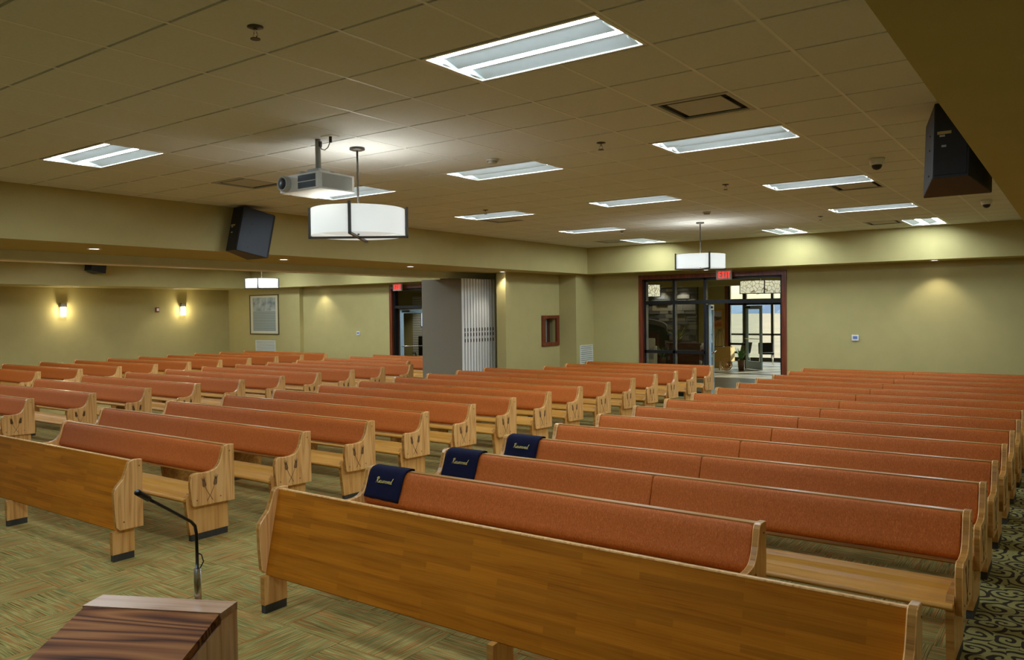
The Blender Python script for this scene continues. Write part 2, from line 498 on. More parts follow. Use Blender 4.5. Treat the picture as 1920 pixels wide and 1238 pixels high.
def brick_paint():
    m, nt, b = newmat('white_slats')
    tc = N(nt, 'ShaderNodeTexCoord')
    sep = N(nt, 'ShaderNodeSeparateXYZ'); L(nt, tc.outputs['Object'], sep.inputs[0])
    wv = N(nt, 'ShaderNodeMath', operation='MULTIPLY'); wv.inputs[1].default_value = 12; L(nt, sep.outputs[2], wv.inputs[0])
    pp = N(nt, 'ShaderNodeMath', operation='PINGPONG'); pp.inputs[1].default_value = 0.5; L(nt, wv.outputs[0], pp.inputs[0])
    r = ramp(nt, [(0.06, rgb('8d8573')), (0.12, rgb('ded9c9'))]); L(nt, pp.outputs[0], r.inputs['Fac'])
    L(nt, r.outputs['Color'], b.inputs['Base Color'])
brick_paint()

# ------------------------------------------------------------------ mesh helpers
class MB:
    def __init__(s):
        s.v, s.f, s.m, s.slots, s.smooth = [], [], [], [], []
    def slot(s, mat):
        if mat not in s.slots:
            s.slots.append(mat)
        return s.slots.index(mat)
    def add(s, vs, fs, mat=None, smooth=False):
        o = len(s.v)
        s.v += [tuple(v) for v in vs]
        mi = s.slot(mat) if mat else 0
        for f in fs:
            s.f.append(tuple(i + o for i in f)); s.m.append(mi); s.smooth.append(smooth)
        return s
    def box(s, x0, x1, y0, y1, z0, z1, mat=None):
        vs = [(x0, y0, z0), (x1, y0, z0), (x1, y1, z0), (x0, y1, z0), (x0, y0, z1), (x1, y0, z1), (x1, y1, z1), (x0, y1, z1)]
        return s.add(vs, [(3, 2, 1, 0), (4, 5, 6, 7), (0, 1, 5, 4), (1, 2, 6, 5), (2, 3, 7, 6), (3, 0, 4, 7)], mat)
    def prism(s, poly, a0, a1, axis='x', mat=None, smooth=False):
        """poly: list of 2D points in the plane normal to axis; extruded a0..a1"""
        n = len(poly)
        def P(a, p):
            return {'x': (a, p[0], p[1]), 'y': (p[0], a, p[1]), 'z': (p[0], p[1], a)}[axis]
        vs = [P(a0, p) for p in poly] + [P(a1, p) for p in poly]
        fs = [(i, (i + 1) % n, n + (i + 1) % n, n + i) for i in range(n)]
        s.add(vs, fs, mat, smooth)
        o = len(s.v) - 2 * n
        s.f.append(tuple(o + i for i in range(n))[::-1]); s.f.append(tuple(o + n + i for i in range(n)))
        mi = s.slot(mat) if mat else 0
        s.m += [mi, mi]; s.smooth += [False, False]
        return s
    def cyl(s, c, r, z0, z1, seg=20, mat=None, r1=None, axis='z', caps=True):
        r1 = r if r1 is None else r1
        vs = []
        for (rr, zz) in ((r, z0), (r1, z1)):
            for i in range(seg):
                a = 2 * PI * i / seg
                u_, v_ = rr * math.cos(a), rr * math.sin(a)
                vs.append({'z': (c[0] + u_, c[1] + v_, c[2] + zz), 'x': (c[0] + zz, c[1] + u_, c[2] + v_), 'y': (c[0] + u_, c[1] + zz, c[2] + v_)}[axis])
        fs = [(i, (i + 1) % seg, seg + (i + 1) % seg, seg + i) for i in range(seg)]
        s.add(vs, fs, mat, True)
        if caps:
            o = len(s.v) - 2 * seg
            mi = s.slot(mat) if mat else 0
            s.f += [tuple(o + i for i in range(seg))[::-1], tuple(o + seg + i for i in range(seg))]
            s.m += [mi, mi]; s.smooth += [False, False]
        return s
    def lathe(s, prof, c=(0, 0, 0), seg=24, mat=None):
        n = len(prof)
        vs = [(c[0] + r * math.cos(2 * PI * i / seg), c[1] + r * math.sin(2 * PI * i / seg), c[2] + z) for i in range(seg) for (r, z) in prof]
        fs = []
        for i in range(seg):
            j = (i + 1) % seg
            for k in range(n - 1):
                fs.append((i * n + k, j * n + k, j * n + k + 1, i * n + k + 1))
        return s.add(vs, fs, mat, True)
    def tube(s, pts, r, seg=8, mat=None, taper=None):
        pts = [Vector(p) for p in pts]
        vs, fs = [], []
        n = len(pts)
        prev = None
        for i, p in enumerate(pts):
            t = (pts[min(i + 1, n - 1)] - pts[max(i - 1, 0)]).normalized()
            a = prev if prev and abs(prev.dot(t)) < 0.95 else (Vector((0, 0, 1)) if abs(t.z) < 0.9 else Vector((1, 0, 0)))
            a = (a - t * a.dot(t)).normalized(); prev = a
            b_ = t.cross(a)
            rr = r if taper is None else r + (taper - r) * i / (n - 1)
            for k in range(seg):
                an = 2 * PI * k / seg
                vs.append(p + rr * (math.cos(an) * a + math.sin(an) * b_))
        for i in range(n - 1):
            for k in range(seg):
                fs.append((i * seg + k, i * seg + (k + 1) % seg, (i + 1) * seg + (k + 1) % seg, (i + 1) * seg + k))
        fs.append(tuple(range(seg))[::-1]); fs.append(tuple((n - 1) * seg + k for k in range(seg)))
        return s.add(vs, fs, mat, True)
    def mesh(s, name, mat=None):
        me = bpy.data.meshes.new(name)
        me.from_pydata(s.v, [], s.f)
        names = [x for x in s.slots if x]
        if not names:
            names = [mat]
        for x in names:
            me.materials.append(MATS[x])
        for i, p in enumerate(me.polygons):
            p.material_index = min(s.m[i], len(names) - 1)
            p.use_smooth = s.smooth[i]
        bm = bmesh.new(); bm.from_mesh(me)
        bmesh.ops.recalc_face_normals(bm, faces=bm.faces)
        bm.to_mesh(me); bm.free()
        me.update()
        return me
    def build(s, name, mat=None, parent=None, loc=None, rot=None):
        return link(name, s.mesh(name, mat), parent, loc, rot)

def link(name, data, parent=None, loc=None, rot=None, scale=None):
    o = bpy.data.objects.new(name, data)
    COL.objects.link(o)
    if parent is not None:
        o.parent = parent
    if loc is not None:
        o.location = loc
    if rot is not None:
        o.rotation_euler = rot
    if scale is not None:
        o.scale = scale
    return o

def tag(o, label, cat, group=None):
    o['label'] = label; o['category'] = cat
    if group:
        o['group'] = group
    return o

def thing(name, label, cat, loc=(0, 0, 0), rz=0, group=None):
    return tag(link(name, None, None, loc, (0, 0, rz)), label, cat, group)

def struct(o):
    o['kind'] = 'structure'
    return o

def bevel(o, w=0.004, seg=2):
    md = o.modifiers.new('bevel', 'BEVEL')
    md.width = w; md.segments = seg; md.limit_method = 'ANGLE'; md.angle_limit = math.radians(40)
    return o

def copy_tree(o, parent=None):
    c = o.copy(); COL.objects.link(c)
    if parent is not None:
        c.parent = parent
    for ch in KIDS.get(o, ()):
        copy_tree(ch, c)
    return c
KIDS = {}

def kid(parent, o):
    KIDS.setdefault(parent, []).append(o)
    return o

def rounded(w_, d, r, n=3):
    pts = []
    for cx_, cy_, a0 in ((w_ - r, d - r, 0), (r, d - r, PI / 2), (r, r, PI), (w_ - r, r, 1.5 * PI)):
        for i in range(n + 1):
            a = a0 + PI / 2 * i / n
            pts.append((cx_ + r * math.cos(a), cy_ + r * math.sin(a)))
    return pts

# ------------------------------------------------------------------ the setting
CZ = 3.544          # face of the ceiling tiles
SZ = 2.918          # underside of soffits and beam
FY = 17.3           # far wall
XR, XL, YF = 2.0, -24.86, -3.0
XS = -0.51          # edge of the soffit over the scroll carpet aisle
BX0, BX1 = -11.3, -9.7
GX, GY, T = -3.818, 2.3112, 0.6096

fl = struct(MB().box(XL, XR, YF, FY, -0.2, 0.0).build('floor', 'carpet_striped'))
ce = struct(MB().box(XL, XR, YF, FY, CZ + 0.16, CZ + 0.3).build('ceiling', 'wall_paint'))
runner = struct(MB().box(-0.60, XR, YF, FY - 0.01, 0.0, 0.003).build('floor_aisle', 'carpet_scroll'))

def wall(name, boxes, mat='wall_paint'):
    mb = MB()
    for b_ in boxes:
        mb.box(*b_)
    return struct(mb.build(name, mat))
D0, D1, DH = -8.683, -5.176, 2.86           # opening of the lobby entrance
E0, E1 = -17.0, -14.6                       # opening of the other hall's entrance
wall('wall_far', [(-11.9, D0, FY, FY + .25, 0, 3.9), (D1, XR + .2, FY, FY + .25, 0, 3.9), (D0, D1, FY, FY + .25, DH, 3.9)])
wall('wall_far_overflow', [(-20.98, E0, FY, FY + .25, 0, 3.9), (E1, -11.9, FY, FY + .25, 0, 3.9), (E0, E1, FY, FY + .25, DH, 3.9)])
wall('wall_corner', [(XL - .2, -20.98, FY - .15, FY + .25, 0, 3.9)])
wall('wall_left', [(XL - .2, XL, YF, FY + .2, 0, 3.9)])
wall('wall_right', [(XR, XR + .2, YF, FY + .2, 0, 3.9)])
wall('wall_front', [(XL - .2, XR + .2, YF - .2, YF, 0, 3.9)])
# pocket wall beside the folded partition, with a small window opening, and the chase in the corner
WY0, WY1, WZ0, WZ1 = 15.72, 16.33, 1.26, 1.88
wall('wall_pocket', [(-10.67, -10.42, 14.23, WY0, 0, SZ), (-10.67, -10.42, WY1, 16.45, 0, SZ), (-10.67, -10.42, WY0, WY1, 0, WZ0), (-10.67, -10.42, WY0, WY1, WZ1, SZ),
                      (-10.67, -9.94, 16.45, FY, 0, SZ), (-12.4, -10.67, 15.0, 15.1, 0, SZ), (-12.4, -12.3, 15.1, FY, 0, SZ)])
# soffits and the beam
wall('trim_1', [(BX0, BX1, YF, FY, SZ, CZ + .16)], 'soffit_paint')
wall('trim_2', [(-11.85, BX0, YF, 15.0, 2.80, CZ + .16)], 'header_paint')
wall('trim_3', [(BX1, XS, 16.6, FY, SZ, CZ + .16)], 'soffit_paint')
wall('trim_4', [(-22.95, -11.85, 16.7, FY, SZ, CZ + .16)], 'soffit_paint')
wall('trim_5', [(XL, -22.95, YF, FY, SZ, CZ + .16)], 'soffit_paint')
wall('trim_6', [(XS, XR, YF, FY, SZ, CZ + .16)], 'soffit_paint')
struct(MB().box(-11.62, -11.30, YF, 14.9, 2.785, 2.80).build('trim_7', 'white_metal'))

# ceiling grid, tiles
troffers = {(1, 2): 0, (-7, 2): 0, (-3, 7): 0, (1, 7): 0, (-7, 7): 0, (-7, 12): 0, (-3, 12): 0, (1, 12): 0, (-7, 17): 0, (1, 17): 0,
            (-7, 21): 1, (-2, 21): 1, (2, 21): 1, (1, -3): 0, (-3, -3): 0, (-7, -3): 0}
vents = [(2, 5), (-7, 5), (-7, 13), (-8, 21), (2, 13), (1, 21)]
busy = set(vents)
for (i, j), turned in troffers.items():
    busy |= {(i, j), (i, j + 1)} if turned else {(i, j), (i + 1, j)}
I0, I1, J0, J1 = -10, 5, -9, 23
cells = []
for i in range(I0, I1 + 1):
    for j in range(J0, J1 + 1):
        if (i, j) in busy:
            continue
        x0, x1 = max(GX + i * T, BX1), min(GX + (i + 1) * T, XS)
        y0, y1 = max(GY + j * T, YF), min(GY + (j + 1) * T, 16.6)
        cells.append((i, j, x0, x1, y0, y1))

def tile_mesh(x0, x1, y0, y1):
    g, h = 0.010, CZ
    mb = MB()
    a0, a1, b0, b1 = x0 + g, x1 - g, y0 + g, y1 - g
    vs = [(a0, b0, h), (a1, b0, h), (a1, b1, h), (a0, b1, h), (a0, b0, h + .02), (a1, b0, h + .02), (a1, b1, h + .02), (a0, b1, h + .02)]
    mb.add(vs, [(3, 2, 1, 0), (4, 5, 6, 7)], 'tile_face')
    mb.add(vs, [(0, 1, 5, 4), (1, 2, 6, 5), (2, 3, 7, 6), (3, 0, 4, 7)], 'tile_edge')
    return mb
full = tile_mesh(0, T, 0, T).mesh('ceiling_tile')
vis = [c for c in cells if c[1] >= 0 or (c[1] == -1 and c[0] < 2)]
vis.sort(key=lambda c: c[1])
named = set(id(c) for c in vis[:298])
rest = MB()
for c in cells:
    i, j, x0, x1, y0, y1 = c
    isfull = abs(x1 - x0 - T) < 1e-4 and abs(y1 - y0 - T) < 1e-4
    if id(c) in named:
        if isfull:
            o = link('ceiling_tile', full, ce, (x0, y0, 0))
        else:
            o = tile_mesh(x0, x1, y0, y1).build('ceiling_tile', None, ce)
    else:
        t_ = tile_mesh(x0, x1, y0, y1)
        of = len(rest.v)
        rest.v += t_.v; rest.f += [tuple(k + of for k in f) for f in t_.f]; rest.m += t_.m; rest.smooth += t_.smooth; rest.slots = t_.slots
o = rest.build('ceiling_tiles_far', None, ce); o['kind'] = 'stuff'
for i in range(I0 + 1, I1 + 1):
    x = GX + i * T
    segs, y = [], YF
    stops = sorted([(GY + j * T, GY + (j + 1) * T) for (a, j), tn in troffers.items() if not tn and a + 1 == i] )
    for (s0, s1) in stops:
        segs.append((y, s0)); y = s1
    segs.append((y, 16.6))
    for s0, s1 in segs:
        MB().box(x - .011, x + .011, s0, s1, CZ - 0.0015, CZ + .03).build('grid_bar', 'grid_metal', ce)
for j in range(J0 + 1, J1 + 1):
    y = GY + j * T
    segs, x = [], BX1
    stops = sorted([(GX + a * T, GX + (a + 1) * T) for (a, jj), tn in troffers.items() if tn and jj + 1 == j])
    for (s0, s1) in stops:
        segs.append((x, s0)); x = s1
    segs.append((x, XS))
    for s0, s1 in segs:
        MB().box(s0, s1, y - .010, y + .010, CZ + .016, CZ + .03).build('grid_bar', 'grid_metal', ce)

# carpet tiles laid quarter-turned in the open floor
ct = MB().box(-.2485, .2485, -.2485, .2485, 0, 0.004).mesh('carpet_tile', 'carpet_tile')
cells2 = []
for a in range(-24, 10):
    for b_ in range(-8, 28):
        x, y = -4.23 + .5 * (a + .5), 3.3 + .5 * (b_ + .5)
        if x > -0.86 or x < -12.4:
            continue
        open_front = 1.2 < y < 5.2
        aisle = -6.9 < x < -4.2 and y < 17
        if open_front or aisle:
            dv = Vector((x, y, 0)) - Vector((0, 0, HC))
            dz = dv.dot(fw)
            if dz < .5:
                continue
            px = 960 + FPX * dv.dot(r2) / dz
            py = 619 - FPX * dv.dot(u2) / dz
            if -120 < px < 2040 and py < 1340:
                cells2.append((dz, x, y, a + b_))
cells2.sort()
for dz, x, y, k in cells2[:290]:
    link('carpet_tile', ct, fl, (x, y, 0), (0, 0, PI / 2 * (k % 2) + PI * random.randint(0, 1)))

# ------------------------------------------------------------------ pews
END = [(0, .308), (0, .832), (-.03, .836), (-.075, .837), (-.098, .829), (-.113, .808), (-.125, .765), (-.14, .715), (-.155, .68), (-.178, .648), (-.21, .627),
       (-.26, .617), (-.33, .615), (-.395, .622), (-.422, .616), (-.44, .598), (-.452, .545), (-.452, .50), (-.441, .39), (-.431, .33), (-.41, .318)]
LEG = [(-.045, .062), (-.045, .44), (-.44, .44), (-.474, .40), (-.470, .31), (-.436, .062)]
SHOE = [(-.055, 0), (-.055, .064), (-.428, .064), (-.428, 0)]
MID = [(-.045, .062), (-.03, .60), (-.12, .60), (-.165, .40), (-.44, .372), (-.455, .33), (-.415, .062)]
SEAT = [(-.168, .425), (-.172, .452), (-.19, .452), (-.212, .425), (-.26, .406), (-.33, .397), (-.42, .398), (-.475, .402), (-.498, .397), (-.506, .382), (-.496, .368), (-.30, .364), (-.215, .388)]
CUSH = [(-.060, .818), (-.078, .822), (-.096, .806), (-.112, .765), (-.126, .72), (-.142, .67), (-.158, .63), (-.170, .598), (-.168, .575), (-.152, .562), (-.130, .566)]
BACK = [(-.012, .822), (-.020, .829), (-.068, .829), (-.066, .812), (-.142, .555), (-.146, .540), (-.105, .536), (-.10, .55), (-.030, .80)]
SCR = [(0, .262), (0, .832), (-.03, .836), (-.077, .838), (-.106, .831), (-.122, .812), (-.144, .746), (-.168, .688), (-.212, .643), (-.238, .612), (-.248, .58), (-.241, .42), (-.230, .29), (-.205, .264)]
SLEG = [(-.06, .06), (-.06, .32), (-.165, .32), (-.185, .256), (-.248, .25), (-.248, .06)]
SSHOE = [(-.065, 0), (-.065, .062), (-.243, .062), (-.243, 0)]
SPAN = [(-.050, .818), (-.080, .822), (-.204, .258), (-.198, .250), (-.170, .256)]
TH = 0.042

def wheat_mesh(flip):
    """two crossed ears of wheat cut into the end panel (a shallow dark relief)"""
    mb = MB()
    s_ = 1 if not flip else -1
    def stroke(pts, r):
        mb.tube([(s_ * 0.0008, y, z) for y, z in pts], r, 5)
    for a, sg in ((-.315, 1), (-.205, -1)):
        x0, z0, x1, z1 = a, .50, a + sg * .085, .352
        stroke([(x0, z0), ((x0 + x1) / 2 - sg * .006, (z0 + z1) / 2), (x1, z1)], .0022)
        for k in range(7):
            t = k / 6
            cy, cz = x0 - sg * .010 * t, .482 + .062 * t
            for e in (-1, 1):
                y1, zt_ = cy + e * .021 * (1.1 - .55 * t), cz + .024
                mb.add([(s_ * .0011, cy, cz), (s_ * .0011, cy + e * .013, cz + .002), (s_ * .0011, y1, zt_), (s_ * .0011, cy + e * .003, cz + .016)], [(0, 1, 2, 3)])
        for e in (-2, -1, 0, 1, 2):
            stroke([(x0 - sg * .008 + e * .004, .535), (x0 - sg * .011 + e * .011, .585 - abs(e) * .006)], .0011)
    return mb.mesh('wheat_carving', 'carving')
WHEAT = {False: wheat_mesh(False), True: wheat_mesh(True)}
BOLT = MB().cyl((0, 0, 0), .006, -.001, .003, 8, None, axis='x').mesh('bolt', 'carving')

def cushion_mesh(x0, x1):
    cy = sum(p[0] for p in CUSH) / len(CUSH); cz = sum(p[1] for p in CUSH) / len(CUSH)
    xs = [(x0, .80), (x0 + .006, .93), (x0 + .018, .985), (x0 + .04, 1.0), (x1 - .04, 1.0), (x1 - .018, .985), (x1 - .006, .93), (x1, .80)]
    n = len(CUSH)
    vs = []
    for x, k in xs:
        for (y, z) in CUSH:
            ky = y if y > -.07 or z < .58 and y > -.14 else cy + (y - cy) * k
            vs.append((x, ky if k < 1 else y, cz + (z - cz) * (k * .5 + .5)))
    fs = []
    for a in range(len(xs) - 1):
        for i in range(n):
            fs.append((a * n + i, a * n + (i + 1) % n, (a + 1) * n + (i + 1) % n, (a + 1) * n + i))
    mb = MB()
    mb.add(vs, fs, None, True)
    mb.f += [tuple(range(n))[::-1], tuple((len(xs) - 1) * n + i for i in range(n))]; mb.m += [0, 0]; mb.smooth += [True, True]
    return mb.mesh('back_cushion', 'rust_fabric')

def end_mesh(poly, name, m_face, m_edge, bev=True):
    mb = MB()
    n = len(poly)
    vs = [(0, y, z) for y, z in poly] + [(-TH, y, z) for y, z in poly]
    mb.add(vs, [tuple(range(n)), tuple(range(2 * n - 1, n - 1, -1))], m_face)
    mb.add(vs, [(i, (i + 1) % n, n + (i + 1) % n, n + i) for i in range(n)], m_edge)
    me = mb.mesh(name)
    bm = bmesh.new(); bm.from_mesh(me)
    bmesh.ops.remove_doubles(bm, verts=bm.verts, dist=1e-5)
    ed = [e for e in bm.edges if len(e.link_faces) == 2 and any(abs(f.normal.x) > .9 for f in e.link_faces) and not all(abs(f.normal.x) > .9 for f in e.link_faces)]
    if bev:
        bmesh.ops.bevel(bm, geom=ed, offset=.006, segments=2, affect='EDGES', profile=.5)
    bmesh.ops.recalc_face_normals(bm, faces=bm.faces)
    bm.to_mesh(me); bm.free()
    return me
ENDM = end_mesh(END, 'end_panel', 'oak_end', 'oak_edge')
SENDM = end_mesh(SCR, 'end_panel', 'oak_end', 'oak_edge')
def plate(poly, name, mat, edge=None):
    return end_mesh(poly, name, mat, edge or mat, False)
LEGM = plate(LEG, 'leg', 'oak_leg', 'oak_edge')
SHOEM = plate(SHOE, 'shoe', 'shoe_rubber')
MIDM = plate(MID, 'leg', 'oak_edge')
SLEGM = plate(SLEG, 'leg', 'oak_leg', 'oak_edge')
SSHOEM = plate(SSHOE, 'shoe', 'shoe_rubber')

def pew_proto(w_, cushions):
    r = link('pew', None)
    for x, outer in ((0, False), (-w_ + TH, True)):
        e = kid(r, link('end_panel', ENDM, r, (x, 0, 0)))
        xo = 0.0 if not outer else -TH
        kid(e, link('wheat_carving', WHEAT[outer], e, (xo, 0, 0)))
        for (y, z) in ((-.05, .775), (-.39, .375), (-.15, .372)):
            kid(e, link('bolt', BOLT, e, (xo - (.003 if outer else 0), y, z)))
    for x in (-TH, -w_ + 2 * TH):
        lg = kid(r, link('leg', LEGM, r, (x, 0, 0)))
        kid(lg, link('shoe', SHOEM, lg))
    lg = kid(r, link('leg', MIDM, r, (-w_ / 2 + TH / 2, 0, 0)))
    kid(lg, link('shoe', SHOEM, lg))
    x0, x1 = -w_ + TH + .001, -TH - .001
    kid(r, MB().prism(BACK, x0, x1).build('backrest', 'oak_edge', r))
    sx0, sx1 = x0 + TH, x1 - TH
    s_ = MB().prism(SEAT, x0, x1).build('seat', 'oak_seat', r)
    kid(r, bevel(s_, .006, 2))
    cs = [(x0 + .004, x1 - .004)] if cushions == 1 else [(x0 + .004, -w_ / 2 - .003), (-w_ / 2 + .003, x1 - .004)]
    for a, b_ in cs:
        kid(r, link('back_cushion', cushion_mesh(a, b_), r))
    return r
ORD = ['', 'first', 'second', 'third', 'fourth', 'fifth', 'sixth', 'seventh', 'eighth', 'ninth', 'tenth', 'eleventh', 'twelfth', 'thirteenth', 'fourteenth']
PW, PS = 4.06, 3.13
long_proto, short_proto = pew_proto(PW, 2), pew_proto(PS, 1)
used = {long_proto: False, short_proto: False}
SP, Y1 = 0.9144, 4.482
blocks = [('R', -0.53, range(1, 15), {1}, 'of the block beside the scroll-patterned carpet', 'pews beside the scroll-patterned carpet aisle'),
          ('M', -6.46, range(1, 15), {1, 12, 13, 14}, 'of the block by the folded partition', 'pews between the long aisle and the folded partition'),
          ('C', -12.66, range(1, 15), {12}, 'of the block just beyond the beam', 'pews in the first block beyond the beam'),
          ('D', -18.75, range(3, 15), set(), 'of the block along the sconce wall', 'pews along the wall with sconces')]
pews = {}
for bn, xr, rows, shorts, where, grp in blocks:
    for r in rows:
        sh = r in shorts
        proto = short_proto if sh else long_proto
        o = proto if not used[proto] else copy_tree(proto)
        used[proto] = True
        x = xr
        if bn == 'R' and sh:
            x = -1.46
        if bn == 'C' and sh:
            x = -13.60
        o.location = (x, Y1 + SP * (r - 1), 0)
        kind = 'short rust-padded oak pew' if sh else 'rust-padded oak pew'
        tag(o, '%s, %s row %s' % (kind, ORD[r], where), 'pew', grp)
        pews[bn, r] = o

# plain wood screens in front of the first rows
def screen(xr, w_, label):
    r = thing('pew_front_screen', label, 'screen', (xr, 3.59, 0), 0, 'plain wood screens before the front rows')
    for x in (0, -w_ + TH):
        e = link('end_panel', SENDM, r, (x, 0, 0))
        xo = 0 if x == 0 else -TH - .003
        for (y, z) in ((-.03, .78), (-.17, .33)):
            link('bolt', BOLT, e, (xo, y, z))
    for x in (-TH, -w_ + 2 * TH, -w_ / 2):
        lg = link('leg', SLEGM, r, (x, 0, 0))
        link('shoe', SSHOEM, lg)
        br = MB().box(-.03, -.004, -.14, -.10, .1, .30).build('bracket', 'black_metal', lg)
    MB().prism(SPAN, -w_ + TH + .001, -TH - .001).build('panel', 'oak_panel', r)
    MB().prism([(-.046, .819), (-.050, .826), (-.082, .829), (-.084, .822)], -w_ + TH + .001, -TH - .001).build('top_rail', 'oak_end', r)
    return r
screen(-0.53, 4.06, 'long plain plank-faced oak screen before the towel-marked pews')
screen(-6.46, 4.06, 'plain plank-faced oak screen behind the gooseneck microphone')

# reserved towels hung over the backs of three pews
LET = {'R': [[(0.1, 0), (.3, 1)], [(.0, .75), (.15, .95), (.42, 1.02), (.6, .9), (.55, .68), (.22, .52)], [(.3, .52), (.45, .3), (.6, .02), (.75, .08)]],
       'e': [[(0, .12), (.2, .22), (.38, .38), (.3, .5), (.14, .42), (.08, .18), (.2, .02), (.42, .14)]],
       's': [[(0, .1), (.22, .5), (.34, .2), (.2, .0), (.06, .08)], [(.28, .08), (.42, .14)]],
       'r': [[(0, .1), (.16, .48), (.2, .42), (.34, .44), (.26, .1), (.34, .02), (.46, .14)]],
       'v': [[(0, .3), (.1, .46), (.18, .3), (.2, .02), (.36, .2), (.4, .46), (.5, .38)]],
       'd': [[(.36, .42), (.16, .46), (.04, .2), (.14, .0), (.3, .14), (.42, .5), (.56, 1.0)], [(.42, .5), (.36, .12), (.44, .0), (.58, .14)]]}

def towel(pew, row):
    r = thing('reserved_towel', 'navy towel embroidered Reserved, draped over the %s pew back' % ORD[row] + ' beside the long aisle', 'towel', tuple(pew.location), 0, 'reserved towels')
    x0 = -(PS if row == 1 else PW) + TH + .018
    x1 = x0 + .365
    prof = [(.012, .60), (.010, .70), (.008, .80), (-.004, .836), (-.03, .842), (-.06, .839), (-.086, .833), (-.106, .812), (-.122, .768), (-.136, .722), (-.152, .672), (-.166, .635), (-.172, .617)]
    nx = 14
    mb = MB()
    vs = []
    for k in range(nx + 1):
        x = x0 + (x1 - x0) * k / nx
        for i, (y, z) in enumerate(prof):
            dx = 0.004 * math.sin(k * 1.3) * (i / len(prof))
            slide = 0.012 * (k / nx) if i == len(prof) - 1 else 0
            vs.append((x - .02 * max(0, i - 6) / 6, y - .002 * math.sin(k * .9 + i), z - slide + dx * .4))
    n = len(prof)
    mb.add(vs, [(k * n + i, (k + 1) * n + i, (k + 1) * n + i + 1, k * n + i + 1) for k in range(nx) for i in range(n - 1)], None, True)
    o = mb.build('cloth', 'navy_cloth', r)
    sd_ = o.modifiers.new('thick', 'SOLIDIFY'); sd_.thickness = .005; sd_.offset = -1 if False else 1
    # embroidery follows the slope of the cloth face
    p0, p1 = Vector((0, -.1345, .700)), Vector((0, -.1055, .800))
    upv = (p1 - p0).normalized()
    nrm = Vector((0, -upv.z, upv.y))
    lt = MB()
    cx = x0 + .082
    for ch in 'Reserved':
        wd = .74 if ch == 'R' else .47
        for st in LET[ch]:
            pts = []
            for (a, b_) in st:
                h = b_ * .043
                zz = .728 + h
                k0 = [k for k in range(len(prof) - 1) if prof[k + 1][1] <= zz <= prof[k][1] and k > 3][0]
                (ya, za), (yb, zb) = prof[k0], prof[k0 + 1]
                yy = ya + (yb - ya) * (zz - za) / (zb - za)
                pts.append(Vector((cx + a * .041 + h * .25, yy, zz)) + nrm * .009)
            lt.tube(pts, .0020, 5)
        cx += wd * .041
    lt.build('lettering', 'gold_thread', r)
for row in (1, 2, 3):
    towel(pews['R', row], row)

# ------------------------------------------------------------------ ceiling lights, vents and small ceiling things
def troffer_proto():
    r = link('ceiling_light', None)
    Lx, Ly, z = 2 * T, T, 0.0
    m_ = .012
    hs = MB()
    hs.box(m_, Lx - m_, m_, Ly - m_, .125, .13).box(m_, m_ + .003, m_, Ly - m_, 0, .125).box(Lx - m_ - .003, Lx - m_, m_, Ly - m_, 0, .125)
    hs.box(m_, Lx - m_, m_, m_ + .003, 0, .125).box(m_, Lx - m_, Ly - m_ - .003, Ly - m_, 0, .125)
    kid(r, hs.build('housing', 'white_metal', r))
    fr = MB()
    fr.box(.012, Lx - .012, .012, .032, -.004, .006).box(.012, Lx - .012, Ly - .032, Ly - .012, -.004, .006).box(.012, .034, .032, Ly - .032, -.004, .006).box(Lx - .034, Lx - .012, .032, Ly - .032, -.004, .006)
    kid(r, fr.build('frame', 'white_metal', r))
    h = (Ly - .064) / 2
    for k in range(2):
        y0 = .032 + h * k
        a, b_ = y0 + .004, y0 + h * .47
        le = MB()
        prof = [(a, .008), (a + .02, .016), (a + .06, .024), (b_, .032)]
        vs = [(x, y, zz) for x in (.06, Lx - .06) for (y, zz) in prof]
        le.add(vs, [(i, i + 1, 5 + i, 4 + i) for i in range(3)], None, True)
        kid(r, le.build('lens', 'lens', r))
        rf = MB()
        c0, c1 = b_, y0 + h - .002
        prof = [(c0, .034), (c0 + .006, .036)] + [(c0 + .006 + (c1 - c0 - .006) * t, .033 * (1 - t ** 1.3) + .003) for t in (.25, .5, .75, 1)]
        n = len(prof)
        vs = [(x, y, zz) for x in (.06, Lx - .06) for (y, zz) in prof]
        rf.add(vs, [(i, i + 1, n + 1 + i, n + i) for i in range(n - 1)], None, True)
        for xx in (.06, Lx - .06):
            rf.add([(xx, y, zz) for y, zz in prof] + [(xx, c0, .003)], [tuple(range(n + 1))])
        kid(r, rf.build('reflector', 'reflector', r))
    for xx, x2 in ((.034, .060), (Lx - .034, Lx - .060)):
        en = MB().add([(xx, .032, .004), (xx, Ly - .032, .004), (x2, Ly - .032, .04), (x2, .032, .04)], [(0, 1, 2, 3)])
        kid(r, en.build('end_plate', 'white_metal', r))
    return r
tp = troffer_proto()
def offscreen(o):
    o.name = 'ceiling_light_offscreen'
    for c in COL.objects:
        if c.parent == o and c.name.startswith('lens'):
            c.name = 'lens_offscreen'
first = True
rowname = {-3: 'over the front of the room', 2: 'in the row before the projector', 7: 'in the first row behind the projector', 12: 'in the second row behind the projector', 17: 'level with the far drum pendant', 21: 'next to the far soffit'}
colname = {1: 'on the scroll carpet side', -3: 'along the middle line', -7: 'on the partition beam side', -2: 'along the middle line', 2: 'on the scroll carpet side'}
for (i, j), tn in troffers.items():
    o = tp if first else copy_tree(tp)
    first = False
    if tn:
        o.location = (GX + (i + 1) * T, GY + j * T, CZ); o.rotation_euler = (0, 0, PI / 2)
    else:
        o.location = (GX + i * T, GY + j * T, CZ)
    if j < 0:
        offscreen(o)
    tag(o, 'recessed two-strip ceiling light %s, %s' % (rowname[j], colname[i]), 'ceiling light', 'recessed ceiling lights')
